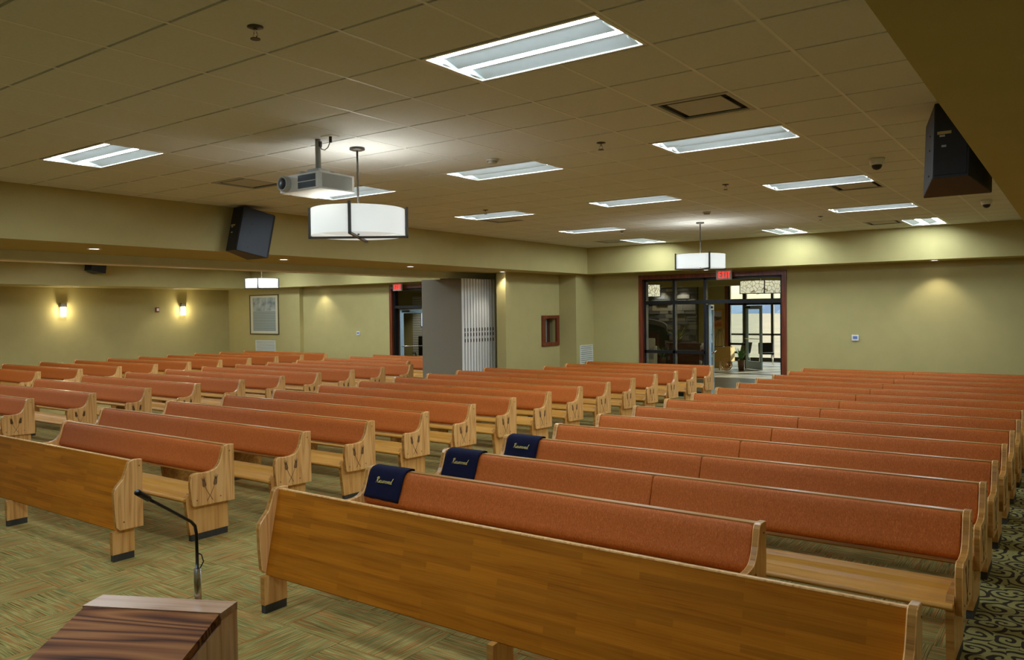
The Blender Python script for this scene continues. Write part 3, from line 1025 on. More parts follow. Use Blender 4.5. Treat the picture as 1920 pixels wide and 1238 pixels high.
# the same lights over the hall beyond the beam (its ceiling is hidden from here by the beam)
LHY = tuple(GY + j * T for j in (-3, 2, 7, 12, 17, 21))     # the same rows as over the pews on this side
for x in (-14.2, -17.9, -21.3):
    for k, y in enumerate(LHY):
        o = copy_tree(tp)
        o.location = (x, y, CZ)
        offscreen(o)
        tag(o, 'ceiling light beyond the beam, %s row, %s' % (ORD[k + 1], {-14.2: 'beam side', -17.9: 'middle', -21.3: 'sconce wall side'}[x]), 'ceiling light', 'recessed lights beyond the beam')
# plain ceiling of that hall, at the height of the light frames
mbc = MB()
for (x0, x1, y0, y1) in [(-22.95, -11.85, YF, 16.7)]:
    xs = [x0] + [v for x in (-21.3, -17.9, -14.2) for v in (x, x + 2 * T)] + [x1]
    ys = [y0] + [v for y in LHY for v in (y, y + T)] + [y1]
    for a in range(len(xs) - 1):
        for b_ in range(len(ys) - 1):
            if a % 2 == 1 and b_ % 2 == 1:
                continue
            mbc.box(xs[a], xs[a + 1], ys[b_], ys[b_ + 1], CZ, CZ + .02)
struct(mbc.build('ceiling_overflow', 'tile_face'))

vent_where = {(2, 5): 'just before a recessed light, scroll carpet side', (-7, 5): 'beside the projector', (-7, 13): 'touching the light over the partition side', (-8, 21): 'in the corner by the beam',
              (2, 13): 'touching the light near the dome camera', (1, 21): 'next to the far soffit, scroll carpet side'}
for (i, j) in vents:
    r = thing('ceiling_vent', 'square tan plaque ceiling air vent, %s' % vent_where[i, j], 'vent', (GX + i * T, GY + j * T, CZ), 0, 'square ceiling vents')
    fr = MB()
    for (x0, x1, y0, y1) in ((.012, T - .012, .012, .045), (.012, T - .012, T - .045, T - .012), (.012, .045, .045, T - .045), (T - .045, T - .012, .045, T - .045)):
        fr.box(x0, x1, y0, y1, -.003, .012)
    fr.build('frame', 'vent_tan', r)
    bx = MB()
    bx.add([(.03, .03, .01), (T - .03, .03, .01), (T - .03, T - .03, .01), (.03, T - .03, .01), (.12, .12, .10), (T - .12, .12, .10), (T - .12, T - .12, .10), (.12, T - .12, .10)],
           [(0, 1, 5, 4), (1, 2, 6, 5), (2, 3, 7, 6), (3, 0, 4, 7), (4, 5, 6, 7)])
    bx.build('throat', 'black_metal', r)
    MB().box(.10, T - .10, .10, T - .10, .004, .010).build('plaque', 'vent_tan', r)

sprk = [(.5, .5, 'before the projector'), (.5, 6.5, 'between two recessed lights'), (.5, 11.5, 'near the far drum pendant'), (-5.5, 11.5, 'by the beam side recessed light'),
        (.5, 18.5, 'near the far soffit lights'), (-5.5, 18.5, 'near the far corner by the beam')]
for (i, j, wh) in sprk:
    r = thing('sprinkler_head', 'small chrome fire sprinkler under the ceiling, %s' % wh, 'sprinkler', (GX + i * T, GY + j * T, CZ), 0, 'ceiling sprinklers')
    MB().lathe([(.001, .002), (.040, .002), (.042, -.004), (.022, -.010), (.001, -.012)], seg=16).build('escutcheon', 'bronze', r)
    b_ = MB().cyl((0, 0, -.03), .010, 0, .022, 10)
    for sx in (-1, 1):
        b_.tube([(sx * .008, 0, -.028), (sx * .019, 0, -.045), (sx * .004, 0, -.06)], .003, 6)
    b_.build('frame', 'chrome', r)
    MB().cyl((0, 0, -.066), .026, 0, .004, 14).build('deflector', 'bronze', r)
for (i, j, wh) in ((-1.5, 6.5, 'before a recessed light behind the projector'), (-1.5, 15.5, 'above the far drum pendant')):
    r = thing('smoke_detector', 'white round smoke detector on the ceiling, %s' % wh, 'detector', (GX + i * T, GY + j * T, CZ), 0)
    MB().lathe([(.001, 0), (.062, 0), (.064, -.012), (.058, -.02)], seg=20).build('base', 'plastic_white', r)
    MB().lathe([(.050, -.018), (.048, -.034), (.036, -.044), (.001, -.046)], seg=20).build('dome', 'plastic_grey', r)
for (x, y, wh) in ((-1.70, 8.70, 'beside the black loudspeaker'), (-1.12, 13.1, 'near the far soffit')):
    r = thing('dome_camera', 'white dome security camera under the ceiling, %s' % wh, 'camera', (x, y, CZ), 0, 'dome cameras')
    MB().lathe([(.001, 0), (.075, 0), (.075, -.02), (.066, -.06), (.058, -.068), (.001, -.068)], seg=20).build('housing', 'plastic_white', r)
    MB().lathe([(.050, -.066), (.048, -.085), (.036, -.104), (.018, -.114), (.001, -.117)], seg=20).build('dome', 'black_metal', r)

# soffit downlights
def downlight(x, y, label, z=SZ, watts=DOWN_W, off=False):
    sfx = '_offscreen' if off else ''
    r = thing('downlight' + sfx, label, 'downlight', (x, y, z), 0, 'small round soffit downlights')
    MB().lathe([(.060, .004), (.062, -.006), (.085, -.008), (.088, -.001)], seg=20).build('trim_ring', 'white_metal', r)
    MB().lathe([(.001, -.0035), (.061, -.0035)], seg=20).build('lens', 'down_lens', r)
    ld = bpy.data.lights.new('downlight_lamp' + sfx, 'SPOT')
    ld.energy = watts; ld.spot_size = math.radians(105); ld.spot_blend = 0.6; ld.shadow_soft_size = 0.05
    ld.color = (1, .93, .80)
    lo = bpy.data.objects.new('lamp' + sfx, ld); COL.objects.link(lo); lo.parent = r; lo.location = (0, 0, -.02)
for k, y in enumerate((5.2, 8.2, 11.15, 14.1)):
    downlight(-10.4, y, 'round downlight under the long beam, ' + ['nearest the front wood screen', 'second from the front', 'third from the front', 'beside the folded partition'][k])
downlight(-6.85, 16.95, 'round downlight in the far soffit above the lobby entrance')
downlight(-2.3, 16.95, 'round downlight in the far soffit above the plain wall')
downlight(-24.0, 11.45, 'round downlight above the wall sconce farther from the framed document')
downlight(-24.0, 14.6, 'round downlight above the wall sconce nearer the framed document')
for k, y in enumerate((1.6, 4.8, 8.0, 11.2, 14.4)):
    downlight(.78, y, 'round downlight under the soffit over the scroll carpet, ' + ['before the front screen', 'beside the towel-marked pews', 'beside the middle pew rows', 'beside the rear pew rows', 'nearest the far wall'][k], off=True)
downlight(-24.0, 8.3, 'round downlight above the sconce wall, nearest the front', off=True)
downlight(-19.9, 17.0, 'round downlight above the wall by the thermostat beyond the beam')

# drum pendants
def pendant(x, y, label, rot, shade='shade', R_=.44, zt=CZ, zb=2.735, hgt=.25, watts=PEND_W):
    r = thing('drum_pendant', label, 'pendant lamp', (x, y, zb), rot, 'drum pendant lamps')
    MB().lathe([(.001, zt - zb), (.068, zt - zb), (.070, zt - zb - .018), (.05, zt - zb - .026), (.001, zt - zb - .028)], seg=20).build('canopy', 'bronze', r)
    MB().cyl((0, 0, 0), .0095, .02, zt - zb - .02, 10).build('rod', 'bronze', r)
    MB().lathe([(R_ - .02, .01), (R_ - .02, hgt), (R_ - .024, hgt), (R_ - .024, .01), (R_ - .02, .01)], seg=48).build('shade', shade, r)
    MB().lathe([(.001, .03), (R_ * .55, .032), (R_ - .026, .05)], seg=40).build('diffuser', 'shade', r)
    bars = MB()
    for k in range(4):
        a = PI / 2 * k
        c, s = math.cos(a), math.sin(a)
        w2 = .013
        def pt(rr, off, zz):
            return (rr * c - off * s, rr * s + off * c, zz)
        for (ra, rb, za, zb_) in ((.0, R_ + .012, -.012, .008), (R_ - .008, R_ + .012, -.012, hgt + .02)):
            vs = [pt(ra, -w2, za), pt(rb, -w2, za), pt(rb, w2, za), pt(ra, w2, za), pt(ra, -w2, zb_), pt(rb, -w2, zb_), pt(rb, w2, zb_), pt(ra, w2, zb_)]
            b2 = MB().add(vs, [(3, 2, 1, 0), (4, 5, 6, 7), (0, 1, 5, 4), (1, 2, 6, 5), (2, 3, 7, 6), (3, 0, 4, 7)])
            b2.build('strap' if ra > .1 else 'cross_bar', 'bronze', r)
    for k in range(2):
        ld = bpy.data.lights.new('pendant_lamp', 'POINT')
        ld.energy = watts / 2; ld.shadow_soft_size = .05; ld.color = (1, .94, .84)
        lo = bpy.data.objects.new('lamp', ld); COL.objects.link(lo); lo.parent = r; lo.location = ((-.16, .16)[k], 0, .12)
    for k in range(2):
        MB().lathe([(.001, .085), (.03, .095), (.034, .12), (.02, .15), (.012, .17), (.012, .2)], c=((-.16, .16)[k], 0, 0), seg=12).build('bulb', 'shade', r)
    return r
pendant(GX - 2.53 * T, GY + 4.52 * T, 'white drum pendant hanging beside the projector', math.radians(-53))
pendant(GX - 2.58 * T, GY + 17.68 * T, 'white drum pendant hanging before the lobby entrance', math.radians(-48))
pendant(-17.83, 13.33, 'white drum pendant hanging in the hall beyond the beam', math.radians(-50))

# projector on its ceiling pole
pr = thing('projector', 'white ceiling projector with dark grilles on a pole mount', 'projector', (-5.363, 4.613, 0), math.radians(0))
ph = math.radians(6)
MB().cyl((0, 0, 0), .024, 3.27, CZ, 18, None).build('pole', 'plastic_grey', pr)
mnt = MB().prism([(-.10, 3.245), (.10, 3.245), (.065, 3.285), (-.065, 3.285)], -.06, .06, 'y').box(-.19, .19, -.012, .012, 3.232, 3.246).box(-.012, .012, -.19, .19, 3.232, 3.246)
mnt.build('mount', 'plastic_grey', pr)
body = MB().prism(rounded(.52, .40, .02), 3.085, 3.232, 'z')
bo = body.build('body', 'plastic_white', pr, (-.30, -.18, 0))
bevel(bo, .008, 2)
PB = bo
# front (lens side) faces the stage, towards -y
MB().lathe([(.046, .045), (.050, .0), (.058, -.004), (.064, .0), (.068, .045)], seg=24).build('lens_ring', 'plastic_grey', PB, (.095, -.045, 3.158), (-PI / 2, 0, 0))
MB().lathe([(.001, -.006), (.03, -.002), (.049, .01)], seg=24).build('lens_glass', 'black_metal', PB, (.095, -.045, 3.158), (-PI / 2, 0, 0))
for zz in (3.104, 3.163):
    g = MB()
    for k in range(6):
        g.box(.25, .47, -.004, .004, zz + .0085 * k, zz + .0085 * k + .006)
    g.box(.25, .47, -.001, .004, zz, zz + .052)
    g.build('grille', 'black_metal', PB)
MB().box(.515, .523, .03, .36, 3.10, 3.215).build('side_cover', 'plastic_grey', PB)
MB().box(.0235, .033, -.012, .016, CZ - .065, CZ - .02).build('junction_box', 'black_metal', pr)
cb = [(.03, 0, CZ - .05), (.05, -.005, CZ - .09), (.10, -.012, CZ - .105), (.15, -.02, CZ - .09), (.185, -.024, CZ - .045)]
MB().tube(cb, .004, 6).build('power_cord', 'black_metal', pr)
MB().cyl((.187, -.024, 0), .013, CZ - .055, CZ - .004, 10).build('plug', 'black_metal', pr)
tag(MB().box(-5.25, -5.12, 4.545, 4.635, CZ - .005, CZ + .001).build('ceiling_outlet', 'plastic_white'), 'white outlet plate on the ceiling beside the projector pole', 'outlet')

# loudspeakers: splayed cabinets aimed at the pews, tipped down
def speaker(name_label, loc, tilt, wf, wb, dep, hgt, rz, detail, side):
    r = thing('loudspeaker', name_label, 'loudspeaker', loc, 0, 'black wedge loudspeakers')
    r.rotation_euler = (tilt, 0, rz)
    poly = [(-wb / 2, 0), (wb / 2, 0), (wf / 2, dep * .94), (wf / 2, dep), (-wf / 2, dep), (-wf / 2, dep * .94)]
    ca = MB().prism(poly, -hgt / 2, hgt / 2, 'z').build('cabinet', 'speaker_grey', r)
    bevel(ca, .006, 2)
    MB().box(-wf / 2 + .012, wf / 2 - .012, dep, dep + .012, -hgt / 2 + .012, hgt / 2 - .012).build('grille', 'speaker_black', r)
    MB().box(-wb / 2 + .015, wb / 2 - .015, -.006, .001, -hgt / 2 + .02, hgt / 2 - .02).build('back_plate', 'speaker_black', r)
    if detail:
        MB().box(-.09, -.0, -.008, -.005, .04, .062).build('rating_label', 'brass_label', r)
        MB().box(-.075, -.04, -.008, -.005, .02, .034).build('serial_label', 'plastic_grey', r)
        MB().box(-.06, -.03, -.009, -.005, -.06, -.045).build('socket', 'plastic_grey', r)
    for zz in (-hgt * .38, -.02, hgt * .16):
        for s in (-1, 1):
            x = s * (wb / 2 + (wf - wb) / 2 * .35)
            MB().cyl((x, dep * .33, zz), .008, -.006, .006, 8, None, axis='x').build('rigging_bolt', 'black_metal', r)
    x = side * (wf / 2 + .02)
    MB().box(min(x, side * wf / 2), max(x, side * wf / 2) + 0.0, dep * .66, dep * .82, -.09, .09).build('wall_bracket', 'black_metal', r)
    return r
speaker('black wedge loudspeaker with a label plate, hung from the scroll carpet side soffit', (-.775, 6.50, 3.245), math.radians(-13), .45, .23, .40, .58, math.radians(0), True, 1)
speaker('black wedge loudspeaker mounted on the long beam by the projector', (-9.42, 6.62, 3.22), math.radians(-13), .46, .24, .44, .62, math.radians(0), True, -1)
speaker('black wedge loudspeaker in the hall beyond the beam', (-22.55, 11.1, 3.47), math.radians(-10), .45, .24, .42, .30, math.radians(20), False, -1)

# ------------------------------------------------------------------ folding partition parked beside the pocket wall
fp = thing('folding_partition', 'grey folding partition stacked against the pocket wall', 'partition', (-11.6, 13.42, 0))
pm = MB().box(-.58, .58, 0, .078, .03, 2.775).mesh('panel', 'panel_grey')
em = MB().prism([(.58, .002), (.597, .012), (.60, .039), (.597, .066), (.58, .076)], .03, 2.775, 'z').mesh('edge_trim', 'white_metal')
hm = MB().box(.590, .606, -.016, -.002, 0, .075).mesh('hinge', 'bronze')
for k in range(12):
    p_ = link('panel', pm, fp, (0, .102 * k, 0))
    link('edge_trim', em, p_)
    if k:
        for zz in (1.37, 1.50, 1.61):
            link('hinge', hm, p_, (0, -.004, zz))
MB().box(-.02, .02, .0, 1.3, 2.775, 2.80).build('carrier_rail', 'bronze', fp)

# little window in the pocket wall
wd = struct(link('window_1', None, None, (-10.42, 0, 0)))
for (y0, y1, z0, z1) in ((15.652, 16.398, 1.86, 1.934), (15.652, 16.398, 1.2, 1.285), (15.652, 15.76, 1.285, 1.86), (16.29, 16.398, 1.285, 1.86)):
    MB().box(-.02, .035, y0, y1, z0, z1).build('window_frame', 'cherry_trim', wd)
MB().box(-.10, -.094, 15.76, 16.29, 1.285, 1.86).build('pane', 'glass', wd)
MB().box(-.105, -.085, 15.985, 16.005, 1.285, 1.86).build('mullion', 'plastic_grey', wd)
MB().box(-.24, -.22, 15.76, 16.14, 1.27, 1.87).build('back_board', 'dark_room', wd)
MB().box(-.24, -.20, 16.14, 16.32, 1.27, 1.87).build('dark_door', 'dark_red', wd)

# ------------------------------------------------------------------ wall things
def rect_on_y(name, y, x0, x1, z0, z1, d, mat, parent):
    return MB().box(x0, x1, y - d, y, z0, z1).build(name, mat, parent)

def louver(label, cat, horizontal_axis, base, w_, h, nsl, group):
    """grille with slats; local frame x right, z up, sticks out to -y"""
    r = thing('wall_vent', label, cat, base[0], base[1], group)
    b_ = .028
    for (x0, x1, z0, z1) in ((0, w_, 0, b_), (0, w_, h - b_, h), (0, b_, b_, h - b_), (w_ - b_, w_, b_, h - b_)):
        MB().box(x0, x1, -.016, -.001, z0, z1).build('frame', 'vent_white', r)
    MB().box(b_, w_ - b_, -.003, -.001, b_, h - b_).build('backing', 'plastic_grey', r)
    st = (h - 2 * b_) / nsl
    sm = MB().prism([(-.004, 0), (-.013, st * .15), (-.013, st * .5), (-.004, st * .62)], b_, w_ - b_, 'x').mesh('slat', 'vent_white')
    for k in range(nsl):
        link('slat', sm, r, (0, 0, b_ + st * k))
    return r
louver('white slatted wall vent beside the lobby entrance', 'vent', 0, ((-9.94, 16.605, .45), PI / 2), .62, .745, 14, 'white wall vents')
louver('white slatted wall vent under the framed document', 'vent', 0, ((-23.33, FY - .15, .5), 0), 1.07, .65, 12, 'white wall vents')

fd = thing('framed_document', 'large framed grey printed document with cream mat', 'picture', (-22.83, FY - .15, 2.03))
W2, H2 = .785, .685
for (x0, x1, z0, z1) in ((-W2, W2, H2 - .035, H2), (-W2, W2, -H2, -H2 + .035), (-W2, -W2 + .035, -H2 + .035, H2 - .035), (W2 - .035, W2, -H2 + .035, H2 - .035)):
    MB().box(x0, x1, -.03, -.001, z0, z1).build('frame', 'bronze_frame', fd)
MB().box(-W2 + .035, W2 - .035, -.012, -.002, -H2 + .035, H2 - .035).build('mat', 'mat_board', fd)
MB().box(-W2 + .17, W2 - .17, -.015, -.012, -H2 + .12, H2 - .10).build('print', 'document_print', fd)

for (x, lab) in ((-3.79, 'white thermostat on the plain far wall beside the lobby entrance'), (-18.37, 'white thermostat on the far wall beyond the beam')):
    t_ = thing('thermostat', lab, 'thermostat', (x, FY, 1.415))
    bevel(MB().box(-.068, .068, -.028, -.001, -.06, .06).build('body', 'plastic_white', t_), .006)
    MB().box(-.042, .042, -.031, -.027, -.022, .034).build('screen', 'lcd', t_)
fs_ = thing('fire_strobe', 'small red fire alarm strobe between the wall sconces', 'alarm', (XL, 14.43, 2.23), PI / 2)
bevel(MB().box(-.065, .065, -.04, -.001, -.08, .08).build('body', 'red_plastic', fs_), .006)
MB().box(-.03, .04, -.06, -.039, -.04, .05).build('lens', 'plastic_white', fs_)

for (y, lab) in ((11.43, 'lit box wall sconce farther from the framed document'), (15.33, 'lit box wall sconce nearer the framed document')):
    s_ = thing('wall_sconce', lab, 'sconce', (XL, y, 2.25), PI / 2, 'wall sconces')
    MB().box(-.06, .06, -.03, -.001, -.12, .20).build('back_plate', 'bronze', s_)
    MB().box(-.085, .085, -.13, -.03, .08, .2).build('top_cap', 'bronze', s_)
    bevel(MB().box(-.068, .068, -.115, -.03, -.20, .08).build('shade', 'sconce_glow', s_), .01)
    ld = bpy.data.lights.new('sconce_lamp', 'POINT'); ld.energy = 14; ld.shadow_soft_size = .04; ld.color = (1, .88, .6)
    lo = bpy.data.objects.new('lamp', ld); COL.objects.link(lo); lo.parent = s_; lo.location = (0, -.22, -.05)

def exit_sign(x, z, y, label):
    e = thing('exit_sign', label, 'exit sign', (x, y, z), 0, 'red exit signs')
    bevel(MB().box(-.175, .175, -.05, -.001, -.11, .11).build('housing', 'exit_plate', e), .006)
    G = {'E': [(0, 0, .02, .13), (.02, .055, 0, .02), (.02, .048, .055, .075), (.02, .055, .11, .13)], 'I': [(.018, .038, 0, .13)], 'T': [(.0, .06, .11, .13), (.02, .04, 0, .11)]}
    cx = -.118
    for ch in 'EXIT':
        mb = MB()
        if ch == 'X':
            for s in (1, -1):
                xs = (0, .022, .062, .040) if s > 0 else (.040, .062, .022, 0)
                mb.prism([(xs[0], 0), (xs[1], 0), (xs[2], .13), (xs[3], .13)] if s > 0 else [(.040, 0), (.062, 0), (.022, .13), (0, .13)], -.055 - .0005 * s, -.049, 'y')
        elif ch == 'E':
            mb.box(0, .02, -.055, -.049, 0, .13)
            for (a, b_, c, d) in G['E'][1:]:
                mb.box(a, b_, -.055, -.049, c, d)
        else:
            for (a, b_, c, d) in G[ch]:
                mb.box(a, b_, -.055, -.049, c, d)
        o_ = mb.build('letter', 'exit_red', e, (cx, 0, -.074)); o_.scale = (1.08, 1, 1.14)
        cx += {'E': .076, 'X': .068, 'I': .060, 'T': 0}[ch]
    return e
exit_sign(-6.51, 2.80, FY - .12, 'red EXIT sign above the lobby entrance doors')
exit_sign(-16.53, 2.80, FY - .12, 'red EXIT sign above the doorway beyond the folded partition')

# ------------------------------------------------------------------ entrance storefronts
def frame_box(parent, name, x0, x1, y0, y1, z0, z1, mat):
    return MB().box(x0, x1, y0, y1, z0, z1).build(name, mat, parent)
d1 = struct(link('door_1', None))
tr = .10
frame_box(d1, 'trim_board', D0, D0 + tr, FY - .03, FY + .27, 0, DH, 'cherry_trim')
frame_box(d1, 'trim_board', D1 - tr, D1, FY - .03, FY + .27, 0, DH, 'cherry_trim')
frame_box(d1, 'trim_board', D0 + tr, D1 - tr, FY - .03, FY + .27, DH - tr, DH, 'cherry_trim')
fy0, fy1 = FY + .06, FY + .18
a0, a1, az = D0 + tr, D1 - tr, DH - tr
mulx = [a0 + .025, -7.813, -7.05, a1 - .025]
for x in mulx:
    frame_box(d1, 'mullion', x - .03, x + .03, fy0, fy1, 0, az, 'dark_alu')
frame_box(d1, 'head_rail', a0, a1, fy0, fy1, az - .05, az, 'dark_alu')
frame_box(d1, 'transom_rail', a0, a1, fy0 - .01, fy1 + .01, 2.165, 2.25, 'dark_alu')
frame_box(d1, 'mid_rail', a0, -7.05, fy0, fy1, 1.005, 1.075, 'dark_alu')
frame_box(d1, 'sill_rail', a0, -7.05, fy0, fy1, 0.0, .12, 'dark_alu')
for (x0, x1, z0, z1) in ((mulx[0], mulx[1], 2.25, az - .05), (mulx[1], mulx[2], 2.25, az - .05), (mulx[2], mulx[3], 2.25, az - .05), (mulx[0], mulx[1], 1.075, 2.165), (mulx[1], mulx[2], 1.075, 2.165), (mulx[0], mulx[1], .12, 1.005), (mulx[1], mulx[2], .12, 1.005)):
    frame_box(d1, 'pane', x0 + .03, x1 - .03, FY + .117, FY + .123, z0, z1, 'glass')

def door_leaf(x, y, rz, w_, label, mat='alu_leaf', h=2.13, grp='aluminium glass doors', z=0.01):
    d = thing('glass_door', label, 'door', (x, y, z), rz, grp)
    s = .11
    MB().box(0, s, -.022, .022, 0, h).build('stile', mat, d)
    MB().box(w_ - s, w_, -.022, .022, 0, h).build('stile', mat, d)
    MB().box(s, w_ - s, -.022, .022, h - .12, h).build('top_rail', mat, d)
    MB().box(s, w_ - s, -.022, .022, 0, .27).build('bottom_rail', mat, d)
    MB().box(s, w_ - s, -.004, .004, .27, h - .12).build('pane', 'glass', d)
    MB().tube([(.05, -.024, 1.02), (.06, -.07, 1.02), (w_ - .06, -.07, 1.02), (w_ - .05, -.024, 1.02)], .013, 8).build('push_bar', 'chrome', d)
    MB().box(.06, .28, -.06, -.023, h - .085, h - .035).build('closer', 'black_metal', d)
    return d
door_leaf(-6.99, FY + .21, math.radians(107), .93, 'glass door swung open flat against the lobby window side')

# the lobby beyond
LY, LX0, LX1 = 26.4, -15.5, -1.0
wall('floor_lobby', [(LX0 - 5.5, LX1, FY, 31.2, -.2, -.001)], 'lobby_floor')
wall('ceiling_lobby', [(LX0, LX1, FY + .25, 31.2, 3.25, 3.5)], 'lobby_wall')
wall('wall_lobby_far', [(LX0, -9.92, LY, LY + .2, 0, 3.4), (-3.0, LX1, LY, LY + .2, 0, 3.4), (-9.92, -3.0, LY, LY + .2, 2.95, 3.4)], 'lobby_wall')
wall('wall_lobby_left', [(LX0 - .2, LX0, FY + .25, LY + .2, 0, 3.4)], 'lobby_wall')
wall('wall_lobby_right', [(LX1, LX1 + .2, FY + .25, 31.0, 0, 3.4)], 'lobby_wall')
wall('wall_vestibule_left', [(-11.8, -11.6, LY + .2, 30.9, 0, 3.4)], 'lobby_wall')
wall('trim_8', [(LX0, LX1, 25.6, LY, 2.82, 3.25)], 'lobby_wall')
# inner entry frame
d2 = struct(link('door_2', None))
frame_box(d2, 'trim_board', -9.99, -9.89, LY - .03, LY + .22, 0, 3.0, 'cherry_trim')
frame_box(d2, 'trim_board', -3.05, -2.95, LY - .03, LY + .22, 0, 3.0, 'cherry_trim')
frame_box(d2, 'trim_board', -9.89, -3.05, LY - .03, LY + .22, 2.90, 3.0, 'cherry_trim')
for x in (-9.86, -9.30, -8.1, -7.2, -6.1, -5.0, -3.9, -3.08):
    frame_box(d2, 'mullion', x - .03, x + .03, LY + .05, LY + .15, 0, 2.9, 'dark_alu')
frame_box(d2, 'transom_rail', -9.89, -3.05, LY + .05, LY + .15, 2.16, 2.25, 'dark_alu')
frame_box(d2, 'mid_rail', -9.86, -9.30, LY + .05, LY + .15, .80, .87, 'dark_alu')
frame_box(d2, 'pane', -9.83, -9.33, LY + .097, LY + .103, .87, 2.16, 'glass')
frame_box(d2, 'pane', -9.83, -9.33, LY + .097, LY + .103, .0, .80, 'glass')
door_leaf(-9.27, LY + .03, math.radians(-38), .92, 'pale aluminium glass door standing open in the lobby')
# outer glazing of the vestibule
w2 = struct(link('window_2', None))
OY = 30.4
for x in (-11.5, -10.75, -9.65, -8.9, -8.0, -7.0, -6.0, -5.0):
    frame_box(w2, 'mullion', x - .05, x + .05, OY, OY + .12, 0, 3.25, 'dark_alu')
for z0, z1 in ((2.30, 2.42), (1.0, 1.07), (0, .14), (3.15, 3.25)):
    frame_box(w2, 'rail', -11.6, LX1, OY, OY + .12, z0, z1, 'dark_alu')
frame_box(w2, 'pane', -11.6, LX1, OY + .055, OY + .062, .14, 3.15, 'glass')
gnd = struct(MB().box(-250, 250, -250, 420, -.6, -.25).build('ground_outside', 'dirt'))
mt = MB()
random.seed(3)
pts = []
for k in range(61):
    x = -260 + 520 * k / 60
    pts.append((x, 2.5 + 4 * abs(math.sin(k * .37) + .5 * math.sin(k * .91 + 1)) + random.random() * 2))
for k in range(60):
    (x0, h0), (x1, h1) = pts[k], pts[k + 1]
    mt.add([(x0, 360, -.2), (x1, 360, -.2), (x1, 380, h1), (x0, 380, h0), (x0, 420, -.2), (x1, 420, -.2)], [(0, 1, 2, 3), (3, 2, 5, 4)])
struct(mt.build('hills', 'mountain'))

# lobby furniture
def leaf_blade(mb, base, d, length, wdt, bend):
    pts = []
    for k in range(5):
        t = k / 4
        pts.append(Vector(base) + Vector((d[0] * length * t * bend, d[1] * length * t * bend, length * (t - .35 * bend * t * t))))
    side = Vector((-d[1], d[0], 0)).normalized()
    vs = []
    for k, p_ in enumerate(pts):
        ww = wdt * (1 - (k / 4) ** 2) * .5 + .0008
        vs += [p_ - side * ww, p_ + side * ww]
    mb.add(vs, [(2 * k, 2 * k + 1, 2 * k + 3, 2 * k + 2) for k in range(4)], None, True)

def plant(name, label, loc, n, length, wdt, mat, spread, pot=(.12, .2)):
    r = thing(name, label, 'plant', loc)
    MB().lathe([(.001, 0), (pot[0] * .7, 0), (pot[0], pot[1]), (pot[0] * .9, pot[1]), (pot[0] * .85, pot[1] - .03), (.001, pot[1] - .03)], seg=16).build('pot', 'pot', r)
    rd = random.Random(hash(label) % 1000 if False else len(label) * 7)
    for k in range(n):
        a = rd.random() * 2 * PI
        mb = MB()
        leaf_blade(mb, (.02 * math.cos(a), .02 * math.sin(a), pot[1] - .03), (math.cos(a), math.sin(a)), length * (.6 + .5 * rd.random()), wdt, spread * (.5 + rd.random()))
        mb.build('leaf', mat, r)
    return r

fpl = thing('stone_fireplace', 'stacked grey stone fireplace wall with arched mantel in the lobby', 'fireplace', (-12.9, LY - .03, 0))
MB().box(-1.9, 1.96, -.10, 0, 0, 2.82).build('backing', 'dark_room', fpl)
sm_ = MB().box(-.5, .5, -.5, .5, -.5, .5).mesh('stone', 'stone')
random.seed(11)
z = .0
while z < 2.80:
    h = random.choice((.11, .15, .19, .23))
    if z + h > 2.82:
        h = 2.82 - z
    x = -1.9
    while x < 1.955:
        wd_ = random.uniform(.25, .62)
        if x + wd_ > 1.80:
            wd_ = 1.96 - x
        xc, zc = x + wd_ / 2, z + h / 2
        arch = 1.27 + .28 * math.sqrt(max(0, 1 - (min(abs(xc + .35), 1.25) / 1.25) ** 2))
        if not (abs(xc + .35) < 1.22 and zc < arch + .16):
            link('stone', sm_, fpl, (xc, -.14 - random.random() * .05, zc), None, (wd_ - .014, .12, h - .014))
        x += wd_
    z += h
arc = MB()
n = 14
for k in range(n):
    def ap(t, off):
        xx = -1.25 * math.cos(PI * t)
        return (xx - .35, 1.28 + off + .28 * math.sin(PI * t))
    p0, p1, q0, q1 = ap(k / n, 0), ap((k + 1) / n, 0), ap(k / n, .17), ap((k + 1) / n, .17)
    arc.prism([p0, p1, q1, q0], -.34, -.1, 'y')
arc.build('mantel_arch', 'mantel', fpl)
MB().box(-1.2, .5, -.12, -.10, 0, 1.28).build('firebox', 'dark_table', fpl)

tb = thing('console_table', 'dark wooden console table before the stone fireplace', 'table', (-10.75, 24.9, 0))
bevel(MB().box(-.62, .62, -.25, .25, .86, .92).build('tabletop', 'dark_table', tb), .006)
MB().box(-.55, .55, -.2, .2, .70, .86).build('apron', 'dark_table', tb)
for x in (-.52, .46):
    for y in (-.2, .14):
        MB().box(x, x + .06, y, y + .06, 0, .70).build('leg', 'dark_table', tb)
MB().box(-.5, .5, -.16, .16, .12, .66).build('cupboard', 'dark_table', tb)
plant('spiky_plant', 'yellow-green spiky potted plant on the console table', (-11.05, 24.9, .92), 26, .55, .03, 'leaf_yellow', .9, (.09, .13))
plant('leafy_plant', 'low green potted plant behind the white armchair', (-11.75, 25.1, 0.0), 30, .5, .05, 'leaf_green', .45, (.14, .4))
plant('leafy_plant', 'bushy green plant beside the yellow cart', (-9.15, 25.6, 0.0), 36, .5, .05, 'leaf_green', .35, (.12, .35))

